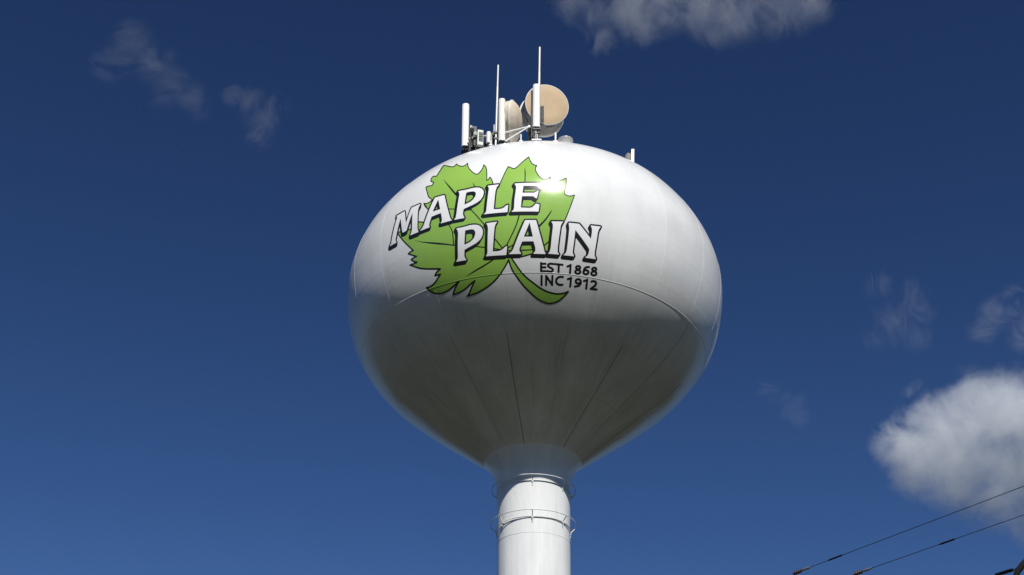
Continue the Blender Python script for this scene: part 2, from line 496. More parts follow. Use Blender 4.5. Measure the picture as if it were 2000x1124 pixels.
# painters' rails round the pedestal
def painter_rail(z_out, z_in, r_out=1.745, r_in=1.535, cx=0.0):
    pts = [(r_out * math.sin(a) + cx, -r_out * math.cos(a), z_out) for a in [2 * math.pi * i / 140 for i in range(140)]]
    rail = MB().tube(pts, 0.019, 10, False, True).build('painters_rail', M_RAIL, tower)
    pts = [(r_in * math.sin(a) + cx, -r_in * math.cos(a), z_in) for a in [2 * math.pi * i / 140 for i in range(140)]]
    MB().tube(pts, 0.015, 10, False, True).build('inner_ring', M_RAIL, rail)
    for k in range(7):
        a = math.radians(-1.5 + k * 360 / 7)
        d = Vector((math.sin(a), -math.cos(a), 0)); o = Vector((cx, 0, 0)); t = Vector((math.cos(a), math.sin(a), 0))
        mb = MB()
        mb.tube([o + d * r_out + Vector((0, 0, z_out)), o + d * (r_in + 0.03) + Vector((0, 0, z_in + 0.02))], 0.019, 8)
        mb.box(o + d * (r_in - 0.01) + Vector((0, 0, z_in - 0.04)), (0.07, 0.12, 0.06), rz=a, bev=0.01)
        mb.tube([o + d * (r_in + 0.02) + Vector((0, 0, z_in - 0.05)), o + d * (r_in + 0.025) + Vector((0, 0, z_in - 0.19))], 0.014, 8)
        mb.build('bracket', M_RAIL, rail)
painter_rail(22.201, 21.983)
painter_rail(23.731, 23.540)

# ------------------------------------------------------------------ the painted sign, in shell coordinates (azimuth*100, length*1000)
LEAF = [[-234,9120,-231,9116,-218,9144,-158,9482,-124,9630,-94,9705,-63,9756,-16,9799,33,9830,40,9845,38,9888,17,9953,3,10023,4,10103,12,10180,28,10268,60,10390,104,10512,144,10599,177,10646,213,10679,253,10701,288,10704,338,10661,352,10640,394,10547,406,10541,417,10568,431,10699,445,10761,470,10808,508,10841,529,10839,553,10822,843,10554,857,10551,863,10563,865,10587,867,10772,854,10987,821,11274,819,11358,827,11412,837,11433,856,11451,918,11474,986,11462,1074,11403,1091,11404,1094,11434,996,11954,913,12344,860,12583,825,12700,744,13018,663,13390,572,13719,533,13821,494,13886,481,13906,411,13965,339,13999,124,14065,7,14083,-66,14100,-246,14172,-339,14199,-475,14220,-599,14228,-605,14233,-416,14628,-357,14738,-304,14820,-201,14958,-118,15053,154,15314,249,15392,379,15471,467,15514,550,15543,703,15572,780,15575,899,15556,984,15523,1110,15445,1132,15449,1141,15460,1141,15490,1069,15633,982,15769,938,15826,851,15918,765,15977,652,16024,610,16034,533,16040,490,16035,398,16013,279,15963,156,15881,20,15756,-127,15586,-276,15395,-356,15271,-485,15043,-629,14742,-678,14594,-731,14356,-805,14523,-962,14805,-1082,14973,-1183,15087,-1333,15218,-1475,15311,-1700,15425,-1842,15473,-2140,15517,-2159,15509,-2168,15484,-2158,15462,-2108,15415,-2065,15356,-1973,15183,-1880,15020,-1960,15074,-2111,15194,-2233,15257,-2382,15308,-2609,15335,-2631,15316,-2630,15288,-2555,15142,-2446,14969,-2596,15057,-2707,15108,-2878,15151,-2977,15157,-3092,15134,-3188,15092,-3264,15039,-3317,14982,-3358,14927,-3401,14856,-3467,14712,-3461,14690,-3437,14680,-3348,14691,-3306,14689,-3252,14675,-3175,14639,-3082,14568,-2926,14403,-3049,14391,-3071,14375,-3076,14347,-3038,14284,-2999,14234,-2944,14193,-2903,14171,-3182,14065,-3339,13993,-3472,13920,-3575,13849,-3864,13581,-3872,13560,-3869,13539,-3860,13531,-3717,13550,-3657,13549,-3693,13518,-3724,13481,-3784,13388,-3795,13361,-3793,13344,-3780,13333,-3703,13309,-3639,13298,-3800,13154,-3860,13096,-3874,13076,-3871,13043,-3807,13007,-3776,12997,-3703,12987,-3842,12746,-3963,12524,-4052,12348,-4180,12073,-4270,11843,-4274,11820,-4267,11808,-4251,11808,-4131,11865,-3878,11927,-3796,11967,-3764,11974,-3691,11947,-3625,11908,-3542,11836,-3500,11807,-3466,11797,-3402,11812,-3306,11880,-3246,11911,-3217,11914,-3179,11909,-3138,11889,-3108,11862,-3069,11808,-3053,11768,-3048,11733,-3055,11647,-3075,11575,-3137,11392,-3222,11234,-3258,11153,-3297,11046,-3292,11031,-3311,10993,-3316,10967,-3307,10952,-3218,11013,-3153,11024,-3105,11006,-3039,10946,-3041,10931,-3053,10908,-3131,10802,-3163,10743,-3194,10661,-3284,10353,-3401,9958,-3396,9932,-3311,9932,-3283,9936,-3190,9985,-3170,9983,-3157,9961,-3155,9836,-3286,9657,-3296,9633,-3307,9588,-3329,9443,-3342,9313,-3317,9237,-3279,9215,-3241,9247,-3194,9313,-3174,9330,-3147,9275,-3153,8906,-3241,8220,-2792,8801,-2717,8883,-2637,8948,-2612,8882,-2599,8716,-2583,8730,-2490,8906,-2422,9020,-2354,9106,-2290,9165,-2251,9176,-2208,9153,-2186,9107,-2157,8995,-2138,8993,-2120,9033,-2066,9281,-2033,9412,-1972,9585,-1864,9827,-1817,9915,-1764,10001,-1729,10045,-1709,10058,-1679,10054,-1647,10015,-1592,9858,-1569,9709,-1567,9455,-1554,9436,-1468,9634,-1444,9714,-1426,9794,-1402,9953,-1380,10158,-1357,10539,-1350,10544,-1338,10530,-1293,10392,-1286,10388,-1268,10423,-1221,10552,-1206,10606,-1164,10814,-1086,11125,-1042,11071,-1019,11029,-1008,10990,-986,10829,-921,10485,-821,9907,-803,9817,-783,9827,-657,9969,-635,9984,-601,9983,-568,9942,-525,9858,-405,9549]]
LINE = [[-234,9120,-231,9116,-218,9144,-158,9482,-124,9630,-94,9705,-63,9756,-16,9799,33,9830,40,9845,38,9888,17,9953,3,10023,4,10103,12,10180,28,10268,60,10390,104,10512,144,10599,177,10646,213,10679,253,10701,288,10704,338,10661,352,10640,394,10547,406,10541,417,10568,431,10699,445,10761,470,10808,508,10841,529,10839,553,10822,843,10554,857,10551,863,10563,865,10587,867,10772,854,10987,821,11274,819,11358,827,11412,837,11433,856,11451,918,11474,986,11462,1074,11403,1091,11404,1094,11434,996,11954,913,12344,860,12583,825,12700,744,13018,663,13390,572,13719,533,13821,494,13886,481,13906,411,13965,339,13999,124,14065,7,14083,-66,14100,-246,14172,-339,14199,-475,14220,-599,14228,-605,14233,-416,14628,-357,14738,-304,14820,-201,14958,-118,15053,154,15314,249,15392,379,15471,467,15514,550,15543,703,15572,780,15575,899,15556,984,15523,1110,15445,1132,15449,1141,15460,1141,15490,1069,15633,982,15769,938,15826,851,15918,765,15977,652,16024,610,16034,533,16040,490,16035,398,16013,279,15963,156,15881,20,15756,-127,15586,-276,15395,-356,15271,-485,15043,-629,14742,-678,14594,-731,14356,-805,14523,-962,14805,-1082,14973,-1183,15087,-1333,15218,-1475,15311,-1700,15425,-1842,15473,-2140,15517,-2159,15509,-2168,15484,-2158,15462,-2108,15415,-2065,15356,-1973,15183,-1880,15020,-1960,15074,-2111,15194,-2233,15257,-2382,15308,-2609,15335,-2631,15316,-2630,15288,-2555,15142,-2446,14969,-2596,15057,-2707,15108,-2878,15151,-2977,15157,-3092,15134,-3188,15092,-3264,15039,-3317,14982,-3358,14927,-3401,14856,-3467,14712,-3461,14690,-3437,14680,-3348,14691,-3306,14689,-3252,14675,-3175,14639,-3082,14568,-2926,14403,-3049,14391,-3071,14375,-3076,14347,-3038,14284,-2999,14234,-2944,14193,-2903,14171,-3182,14065,-3339,13993,-3472,13920,-3575,13849,-3864,13581,-3872,13560,-3869,13539,-3860,13531,-3717,13550,-3657,13549,-3693,13518,-3724,13481,-3784,13388,-3795,13361,-3793,13344,-3780,13333,-3703,13309,-3639,13298,-3800,13154,-3860,13096,-3874,13076,-3871,13043,-3807,13007,-3776,12997,-3703,12987,-3842,12746,-3963,12524,-4052,12348,-4180,12073,-4270,11843,-4274,11820,-4267,11808,-4251,11808,-4131,11865,-3878,11927,-3796,11967,-3764,11974,-3691,11947,-3625,11908,-3542,11836,-3500,11807,-3466,11797,-3402,11812,-3306,11880,-3246,11911,-3217,11914,-3179,11909,-3138,11889,-3108,11862,-3069,11808,-3053,11768,-3048,11733,-3055,11647,-3075,11575,-3137,11392,-3222,11234,-3258,11153,-3297,11046,-3292,11031,-3311,10993,-3316,10967,-3307,10952,-3218,11013,-3153,11024,-3105,11006,-3039,10946,-3041,10931,-3053,10908,-3131,10802,-3163,10743,-3194,10661,-3284,10353,-3401,9958,-3396,9932,-3311,9932,-3283,9936,-3190,9985,-3170,9983,-3157,9961,-3155,9836,-3286,9657,-3296,9633,-3307,9588,-3329,9443,-3342,9313,-3317,9237,-3279,9215,-3241,9247,-3194,9313,-3174,9330,-3147,9275,-3153,8906,-3241,8220,-2792,8801,-2717,8883,-2637,8948,-2612,8882,-2599,8716,-2583,8730,-2490,8906,-2422,9020,-2354,9106,-2290,9165,-2251,9176,-2208,9153,-2186,9107,-2157,8995,-2138,8993,-2120,9033,-2066,9281,-2033,9412,-1972,9585,-1864,9827,-1817,9915,-1764,10001,-1729,10045,-1709,10058,-1679,10054,-1647,10015,-1592,9858,-1569,9709,-1567,9455,-1554,9436,-1468,9634,-1444,9714,-1426,9794,-1402,9953,-1380,10158,-1357,10539,-1350,10544,-1338,10530,-1293,10392,-1286,10388,-1268,10423,-1221,10552,-1206,10606,-1164,10814,-1086,11125,-1042,11071,-1019,11029,-1008,10990,-986,10829,-921,10485,-821,9907,-803,9817,-783,9827,-657,9969,-635,9984,-601,9983,-568,9942,-525,9858,-405,9549],[-233,9232,-381,9591,-520,9936,-549,9991,-588,10043,-629,10049,-665,10026,-786,9893,-856,10283,-921,10650,-965,10880,-985,11026,-1001,11073,-1024,11115,-1086,11190,-1098,11183,-1105,11166,-1194,10807,-1233,10609,-1277,10481,-1285,10474,-1307,10554,-1330,10595,-1366,10609,-1376,10602,-1384,10582,-1386,10465,-1411,10115,-1439,9875,-1473,9709,-1496,9643,-1535,9553,-1537,9690,-1549,9827,-1589,9988,-1626,10075,-1649,10105,-1683,10125,-1709,10120,-1757,10073,-1828,9962,-1871,9885,-1976,9653,-2013,9557,-2059,9418,-2091,9294,-2129,9121,-2179,9245,-2215,9265,-2255,9261,-2306,9228,-2380,9148,-2466,9019,-2552,8857,-2579,9025,-2610,9055,-2674,9005,-2809,8862,-3139,8438,-3094,8981,-3092,9306,-3107,9402,-3138,9432,-3177,9402,-3223,9337,-3249,9322,-3270,9338,-3286,9388,-3285,9467,-3261,9624,-3138,9792,-3117,9828,-3110,9880,-3118,10028,-3129,10056,-3157,10064,-3258,10015,-3348,10011,-3345,10033,-3243,10381,-3161,10662,-3139,10719,-3107,10779,-3018,10902,-3006,10937,-3001,10989,-3058,11046,-3110,11080,-3180,11080,-3213,11070,-3252,11045,-3163,11245,-3164,11271,-3129,11333,-3103,11393,-3050,11542,-3024,11634,-3011,11711,-3010,11756,-3018,11805,-3037,11853,-3065,11895,-3106,11938,-3138,11958,-3199,11971,-3237,11968,-3266,11957,-3296,11942,-3374,11884,-3441,11856,-3474,11866,-3582,11958,-3653,12001,-3745,12038,-3790,12028,-3868,11990,-4120,11929,-4206,11893,-4118,12111,-3985,12388,-3813,12708,-3635,13015,-3634,13042,-3646,13053,-3739,13058,-3802,13084,-3714,13169,-3552,13305,-3541,13331,-3542,13345,-3558,13358,-3651,13365,-3723,13390,-3690,13446,-3662,13478,-3554,13555,-3546,13583,-3551,13595,-3567,13604,-3609,13610,-3691,13615,-3752,13607,-3756,13612,-3565,13788,-3451,13868,-3250,13973,-2815,14138,-2804,14157,-2808,14184,-2955,14276,-2997,14327,-2997,14333,-2979,14336,-2864,14342,-2845,14352,-2836,14378,-2842,14397,-3046,14617,-3114,14673,-3234,14736,-3302,14752,-3390,14747,-3331,14866,-3249,14973,-3196,15017,-3166,15036,-3109,15064,-3035,15087,-2980,15095,-2930,15095,-2797,15072,-2671,15027,-2491,14928,-2322,14807,-2302,14795,-2291,14794,-2281,14801,-2271,14819,-2274,14842,-2365,14952,-2420,15031,-2511,15176,-2557,15269,-2387,15247,-2235,15194,-2149,15150,-2101,15117,-1945,14991,-1815,14911,-1796,14908,-1778,14931,-1781,14954,-1917,15192,-2008,15365,-2057,15441,-1850,15412,-1721,15369,-1505,15261,-1366,15172,-1258,15083,-1119,14934,-1010,14786,-942,14676,-839,14485,-740,14259,-728,14248,-713,14250,-702,14266,-685,14368,-651,14523,-602,14684,-517,14870,-393,15108,-256,15332,-122,15508,63,15722,145,15799,231,15865,288,15901,368,15939,477,15971,529,15978,602,15973,680,15950,783,15896,846,15842,956,15710,1045,15565,1049,15554,1045,15553,966,15596,843,15630,746,15636,671,15629,538,15601,440,15566,365,15529,224,15443,128,15365,-107,15141,-193,15049,-292,14924,-363,14821,-427,14708,-590,14376,-645,14247,-647,14226,-642,14207,-636,14190,-625,14176,-408,14156,-334,14142,-71,14046,-1,14029,118,14011,330,13945,394,13915,453,13867,496,13800,538,13697,591,13516,634,13358,710,13011,792,12697,833,12557,948,12044,1059,11475,1055,11465,984,11511,904,11521,838,11491,824,11477,801,11432,793,11383,793,11300,800,11208,821,11051,833,10918,841,10767,842,10689,837,10620,564,10867,534,10889,503,10893,461,10860,426,10800,410,10740,394,10627,352,10704,324,10735,293,10757,263,10759,208,10732,175,10705,132,10648,93,10568,56,10472,24,10369,-3,10252,-20,10131,-23,10046,-17,9970,6,9882,-47,9842,-80,9805,-112,9749,-140,9681,-173,9550,-229,9236]]
VEIN = [[-314,10006,-309,10006,-296,10122,-284,10250,-276,10388,-272,10749,-302,11627,-314,11792,-341,12035,-433,12637,-489,12918,-557,13151,-738,13658,-796,13831,-793,13833,-601,13672,-287,13423,-200,13337,-112,13233,43,13018,234,12715,313,12562,420,12305,480,12198,484,12200,451,12318,355,12579,308,12686,233,12830,164,12947,40,13123,-108,13311,-193,13401,-342,13532,-604,13727,-786,13882,-796,13884,-811,13873,-821,13882,-828,13881,-835,13874,-839,13888,-850,13899,-1303,13742,-1465,13684,-2333,13376,-2503,13293,-2767,13170,-3065,13009,-3306,12849,-3594,12603,-3586,12601,-3430,12724,-3281,12827,-2776,13085,-2333,13326,-2337,12935,-2351,12781,-2373,12672,-2400,12570,-2423,12508,-2493,12350,-2493,12338,-2484,12328,-2476,12331,-2409,12471,-2383,12534,-2346,12658,-2327,12744,-2313,12832,-2306,12931,-2299,13344,-1461,13639,-1313,13691,-892,13838,-1074,13470,-1273,13024,-1418,12703,-1573,12387,-1896,11749,-1999,11553,-2208,11192,-2273,11066,-2396,10796,-2639,10238,-2778,9892,-2784,9870,-2780,9870,-2633,10182,-2468,10517,-2243,11007,-1932,11590,-1782,11902,-1730,11564,-1722,11472,-1716,11219,-1718,11070,-1735,10770,-1780,10583,-1781,10573,-1776,10575,-1726,10705,-1701,10796,-1684,11054,-1682,11269,-1689,11506,-1710,11688,-1756,11956,-1549,12362,-1388,12687,-1262,12964,-1068,13401,-842,13859,-766,13631,-607,13190,-518,12890,-481,12712,-376,12041,-349,11810,-335,11634,-313,11144,-304,10723,-305,10449,-313,10231],[15,11898,23,11896,26,11913,-61,12069,-84,12100,-277,12272,-288,12272,-294,12262,-294,12243,-289,12234,-128,12083,-55,11998],[-2690,11476,-2664,11490,-2528,11599,-2439,11661,-2383,11692,-2236,11754,-1817,11944,-1797,11953,-1790,11965,-1790,11985,-1796,11993,-1824,11985,-2230,11800,-2401,11726,-2500,11661,-2679,11516,-2695,11494,-2695,11482],[575,13325,584,13322,588,13338,568,13369,326,13720,279,13760,184,13825,36,13903,-77,13930,-305,13946,-770,13928,-783,13908,-780,13891,-769,13880,-186,13895,-49,13879,30,13855,150,13792,303,13679,386,13564],[-830,13896,-816,13899,-808,13916,-811,13933,-820,13944,-1083,14174,-1270,14316,-1453,14434,-1546,14485,-1793,14608,-2064,14723,-2068,14720,-2039,14698,-1804,14555,-1434,14356,-1197,14202]]
BACK = [[77,10848,160,10843,176,10852,199,10895,204,10937,187,11247,146,11363,117,11423,93,11669,80,11734,37,11842,20,11868,15,11864,4,11876,-15,11868,-59,11832,-104,11772,-325,11765,-339,12047,-337,12053,-298,12059,-154,12071,-91,12053,-68,12022,6,11888,13,11880,25,11880,29,11872,137,11913,154,11939,164,11977,147,12269,141,12315,92,12439,75,12463,58,12471,-672,12450,-696,12432,-711,12402,-709,12394,-716,12375,-709,12356,-711,12348,-647,12201,-638,11794,-602,11289,-609,11202,-647,11097,-645,11088,-653,11061,-646,11039,-649,11030,-606,10898,-584,10861,-563,10850],[-1036,10828,-1008,10831,-993,10848,-974,10892,-969,10948,-1006,11067,-1032,11129,-1050,11242,-1067,11615,-1083,12035,-991,12045,-909,12038,-857,11998,-806,11923,-746,11883,-715,11891,-695,11923,-687,11947,-707,12303,-756,12419,-768,12439,-783,12449,-1416,12438,-1460,12424,-1485,12378,-1483,12375,-1488,12366,-1483,12359,-1488,12350,-1483,12344,-1488,12335,-1483,12328,-1483,12313,-1439,12219,-1418,12189,-1364,11207,-1371,11140,-1401,11047,-1403,11011,-1398,11003,-1399,10985,-1361,10871,-1337,10834,-1323,10828],[-1686,10824,-1559,10868,-1470,10954,-1440,11010,-1396,11116,-1387,11162,-1378,11281,-1395,11437,-1478,11646,-1506,11708,-1529,11741,-1620,11829,-1649,11848,-1752,11907,-1960,11996,-1965,12053,-1959,12142,-1924,12254,-1921,12302,-1934,12336,-1969,12403,-1991,12428,-2006,12435,-2294,12419,-2331,12402,-2357,12431,-2365,12431,-2695,12433,-2728,12423,-2739,12415,-2764,12367,-2761,12360,-2767,12350,-2764,12309,-2725,12192,-2748,11972,-2755,11963,-2981,11988,-3004,12069,-3026,12190,-3027,12205,-3007,12254,-3004,12302,-3043,12422,-3070,12446,-3385,12452,-3406,12449,-3412,12442,-3420,12459,-3421,12478,-3447,12498,-3740,12490,-3775,12467,-3801,12419,-3804,12370,-3793,12344,-3796,12322,-3786,12296,-3789,12275,-3779,12253,-3782,12243,-3733,12131,-3724,11719,-3860,12174,-3901,12196,-4028,12201,-4069,12176,-4097,12124,-4101,12110,-4152,11663,-4159,11663,-4226,11987,-4269,12199,-4269,12223,-4232,12311,-4233,12354,-4240,12366,-4241,12401,-4249,12412,-4250,12444,-4262,12488,-4304,12504,-4571,12498,-4619,12466,-4650,12412,-4653,12362,-4640,12338,-4644,12315,-4631,12291,-4635,12269,-4622,12249,-4626,12238,-4560,12160,-4491,11763,-4372,11158,-4393,11104,-4400,11054,-4393,11022,-4401,10994,-4395,10980,-4402,10935,-4395,10907,-4402,10893,-4400,10881,-4372,10863,-4063,10862,-4031,10866,-4008,10882,-3999,10898,-3996,10895,-3959,10961,-3953,10978,-3898,11350,-3892,11355,-3798,10878,-3773,10855,-3754,10854,-3500,10859,-3448,10860,-3414,10886,-3381,10946,-3384,10949,-3377,10962,-3373,11005,-3378,11038,-3373,11063,-3379,11091,-3374,11117,-3380,11148,-3379,11171,-3422,11285,-3433,11346,-3434,11397,-3434,11673,-3435,12067,-3426,12176,-3418,12210,-3353,12150,-3303,12052,-2978,10846,-2951,10812,-2934,10812,-2656,10830,-2619,10844,-2608,10854,-2573,10925,-2361,12100,-2337,12171,-2315,12213,-2308,12194,-2288,12020,-2252,11541,-2225,11188,-2231,11115,-2267,11033,-2265,11029,-2271,11018,-2266,11011,-2272,10999,-2267,10992,-2273,10981,-2232,10860,-2215,10833,-2195,10823,-1972,10840,-1788,10819],[-293,11264,-297,11266,-301,11353,-38,11360,-22,11351,16,11311,-7,11275],[-1783,11252,-1854,11241,-1900,11249,-1920,11541,-1918,11564,-1827,11520,-1751,11433,-1737,11391,-1730,11310,-1745,11277,-1768,11257],[-2831,11396,-2841,11416,-2869,11518,-2812,11514],[-52,12613,47,12611,63,12622,83,12661,202,13260,309,13777,338,13923,371,14011,377,13999,392,13882,407,13436,429,13073,423,12958,379,12851,383,12844,379,12837,383,12829,378,12822,385,12811,383,12807,394,12781,391,12777,407,12743,405,12739,420,12705,418,12701,422,12690,439,12661,455,12645,770,12623,801,12631,826,12667,824,12671,831,12681,827,12689,832,12696,827,12704,832,12710,825,12722,828,12726,817,12753,819,12757,804,12792,806,12795,790,12831,793,12834,775,12869,765,12921,735,13386,717,13805,726,13944,767,14032,768,14059,761,14070,764,14073,753,14098,756,14101,740,14133,743,14136,727,14168,730,14172,708,14209,692,14224,647,14228,390,14217,368,14215,340,14189,321,14220,305,14231,-69,14225,-95,14190,-93,14183,-98,14176,-93,14170,-98,14163,-93,14156,-98,14149,-84,14112,-86,14109,-70,14078,-72,14075,-58,14041,-36,14004,-42,13943,-86,13734,-156,13731,-331,13735,-367,13870,-367,13918,-318,14029,-321,14036,-316,14043,-316,14073,-358,14183,-389,14224,-490,14225,-767,14207,-789,14188,-817,14229,-835,14238,-1386,14208,-1447,14194,-1467,14164,-1473,14139,-1471,14112,-1433,14030,-1419,13961,-1373,13062,-1372,13004,-1383,12903,-1416,12827,-1418,12774,-1406,12732,-1393,12712,-1376,12664,-1353,12625,-1336,12618,-1050,12603,-1017,12612,-996,12643,-989,12671,-991,12715,-1044,12851,-1062,12955,-1123,13831,-1041,13838,-949,13819,-889,13764,-827,13689,-780,13662,-751,13662,-734,13674,-721,13694,-714,13719,-734,13983,-677,13927,-651,13883,-340,12776,-292,12645,-280,12625,-263,12614],[935,12658,998,12650,1223,12647,1252,12652,1283,12689,1530,13081,1527,12993,1484,12871,1483,12838,1524,12702,1548,12657,1558,12647,1582,12641,1844,12614,1870,12625,1889,12652,1895,12665,1896,12698,1859,12829,1838,12890,1825,12982,1794,13763,1801,13890,1854,14019,1857,14049,1826,14167,1799,14216,1789,14225,1756,14233,1453,14240,1419,14214,1413,14205,1415,14201,1407,14192,1411,14185,1405,14179,1410,14171,1404,14166,1411,14154,1408,14151,1418,14125,1415,14122,1445,14031,1495,13963,1501,13854,1479,13800,1173,13326,1169,13328,1153,13853,1159,13928,1204,14040,1206,14067,1168,14193,1151,14221,1135,14237,1100,14242,817,14238,799,14227,779,14200,781,14197,773,14187,777,14180,772,14174,777,14167,771,14161,778,14150,775,14147,786,14122,784,14118,816,14030,848,13982,856,13943,877,13401,884,13091,882,13033,863,12879,862,12839,908,12696],[-1717,12593,-1600,12626,-1522,12686,-1497,12710,-1426,12835,-1392,12990,-1394,13112,-1429,13263,-1493,13403,-1546,13501,-1571,13529,-1690,13636,-1968,13772,-1979,13894,-1964,13971,-1935,14027,-1925,14071,-1931,14077,-1932,14094,-1944,14108,-1942,14112,-1954,14126,-1951,14130,-1969,14150,-1967,14154,-1995,14195,-1992,14199,-2018,14226,-2045,14232,-2338,14217,-2357,14215,-2361,14206,-2375,14202,-2395,14170,-2401,14130,-2389,14099,-2343,14029,-2323,13944,-2258,13002,-2265,12904,-2302,12798,-2299,12792,-2304,12782,-2299,12777,-2301,12768,-2296,12763,-2295,12748,-2279,12723,-2282,12719,-2271,12704,-2273,12699,-2241,12634,-2213,12612,-2000,12616,-1813,12588],[-175,13141,-221,13307,-219,13316,-147,13316],[-1805,13022,-1909,13015,-1916,13026,-1940,13357,-1854,13323,-1780,13260,-1760,13227,-1748,13183,-1745,13086,-1761,13048]]
DATE = [[206,14385,228,14382,238,14389,251,14412,357,14407,374,14425,380,14438,380,14458,376,14472,360,14491,254,14497,257,14549,355,14545,368,14551,382,14575,383,14599,379,14612,366,14628,358,14632,260,14636,262,14700,366,14699,379,14708,391,14694,416,14692,470,14706,516,14706,536,14695,544,14683,544,14676,516,14649,453,14617,430,14598,391,14541,390,14511,396,14464,433,14420,462,14401,531,14393,586,14402,602,14418,614,14403,631,14399,656,14403,845,14408,863,14412,875,14426,881,14439,882,14456,878,14473,863,14493,774,14494,782,14769,777,14783,762,14803,734,14802,721,14789,715,14772,708,14491,623,14487,616,14484,605,14471,588,14486,566,14488,538,14480,480,14484,455,14507,475,14535,550,14576,602,14628,605,14634,609,14714,592,14744,570,14769,538,14789,492,14795,405,14780,384,14771,364,14786,260,14787,248,14807,238,14814,225,14815,212,14809,197,14784,187,14416,190,14406],[1072,14384,1095,14379,1101,14381,1116,14401,1121,14427,1120,14471,1129,14753,1126,14771,1116,14787,1096,14797,1077,14789,1063,14766,1057,14511,1045,14514,1007,14543,997,14544,983,14539,971,14526,966,14489,980,14462,1055,14411],[1302,14391,1334,14388,1358,14394,1379,14407,1404,14438,1412,14457,1414,14507,1409,14528,1391,14562,1415,14585,1428,14610,1436,14656,1430,14694,1409,14733,1375,14763,1330,14778,1300,14776,1270,14764,1237,14734,1220,14699,1216,14656,1221,14628,1232,14603,1255,14572,1237,14551,1227,14526,1224,14492,1231,14457,1243,14434,1259,14414,1276,14401],[1570,14382,1645,14364,1656,14369,1673,14387,1676,14397,1676,14417,1673,14432,1662,14446,1586,14465,1565,14487,1550,14508,1580,14504,1601,14506,1632,14520,1660,14547,1674,14571,1684,14606,1684,14630,1680,14658,1670,14684,1646,14718,1612,14742,1589,14750,1562,14752,1521,14740,1487,14711,1474,14689,1466,14667,1462,14631,1481,14478,1533,14408,1551,14391],[1785,14358,1823,14351,1853,14358,1873,14370,1890,14388,1905,14422,1906,14470,1901,14488,1884,14520,1905,14538,1922,14565,1932,14614,1930,14638,1923,14664,1901,14702,1871,14726,1838,14741,1800,14742,1755,14725,1728,14699,1713,14668,1708,14628,1714,14593,1734,14553,1745,14542,1718,14500,1713,14484,1712,14454,1719,14425,1736,14395,1757,14373],[1314,14476,1297,14486,1291,14495,1296,14506,1307,14511,1335,14506,1348,14492,1347,14485,1340,14478],[1802,14442,1790,14448,1780,14462,1796,14474,1814,14473,1827,14467,1840,14452,1826,14439],[1314,14632,1292,14645,1284,14658,1283,14669,1296,14685,1320,14691,1338,14688,1366,14665,1366,14644,1359,14637,1334,14628],[1557,14597,1535,14615,1531,14634,1535,14650,1551,14663,1570,14666,1596,14657,1615,14631,1612,14608,1593,14593],[1806,14594,1789,14605,1779,14619,1779,14640,1793,14652,1804,14656,1831,14653,1844,14647,1861,14628,1861,14607,1853,14597,1827,14589],[241,14886,255,14884,268,14890,283,14915,295,15291,290,15308,279,15323,263,15331,250,15328,236,15318,226,15296,217,14921,224,14900],[377,14884,402,14884,416,14902,549,15130,543,14901,558,14874,565,14870,589,14872,604,14889,607,14896,613,15003,611,15006,623,15275,619,15289,605,15305,595,15309,578,15307,557,15286,428,15067,435,15294,422,15317,406,15324,393,15322,375,15307,369,15294,355,14959,357,14955,354,14945,357,14905,363,14893],[828,14882,866,14880,905,14885,918,14895,927,14911,929,14935,925,14948,907,14969,834,14967,798,14978,781,14989,766,15004,742,15045,733,15076,737,15120,766,15176,815,15198,845,15199,878,15188,913,15184,931,15197,937,15207,942,15227,939,15247,923,15268,879,15280,815,15286,787,15279,726,15247,716,15236,689,15188,673,15149,669,15136,667,15059,679,15011,690,14986,722,14938,739,14919,776,14896],[1131,14881,1159,14879,1175,14895,1182,14938,1190,15272,1188,15283,1176,15303,1155,15313,1141,15308,1124,15292,1120,15282,1114,15002,1071,15030,1047,15033,1026,15014,1020,14984,1034,14953,1114,14906,1120,14891],[1341,14909,1389,14900,1400,14901,1433,14912,1465,14939,1482,14966,1490,14988,1504,15071,1503,15105,1490,15152,1450,15229,1441,15237,1389,15260,1375,15262,1321,15288,1302,15291,1291,15286,1277,15273,1273,15263,1270,15240,1282,15213,1307,15198,1400,15162,1408,15149,1366,15151,1327,15137,1291,15104,1273,15066,1268,15020,1279,14974,1305,14934,1324,14917],[1633,14872,1656,14866,1672,14874,1682,14889,1687,14922,1692,15065,1706,15257,1704,15278,1694,15296,1676,15306,1652,15300,1637,15281,1632,15248,1621,14994,1614,14993,1577,15021,1553,15026,1533,15011,1526,14999,1524,14979,1525,14968,1537,14947,1611,14899],[1829,14888,1873,14879,1930,14890,1941,14899,1979,14959,1988,14991,1974,15070,1967,15093,1942,15138,1905,15190,1995,15180,2018,15182,2038,15199,2046,15225,2043,15240,2028,15262,1993,15271,1816,15287,1804,15283,1786,15264,1782,15227,1794,15206,1890,15078,1905,15045,1914,15002,1898,14971,1871,14966,1844,14972,1809,14997,1791,15001,1768,14987,1760,14975,1757,14955,1765,14928,1805,14898],[1373,14987,1345,15005,1340,15015,1337,15035,1341,15045,1363,15063,1401,15060,1415,15048,1423,15034,1422,15007,1405,14992,1394,14987]]
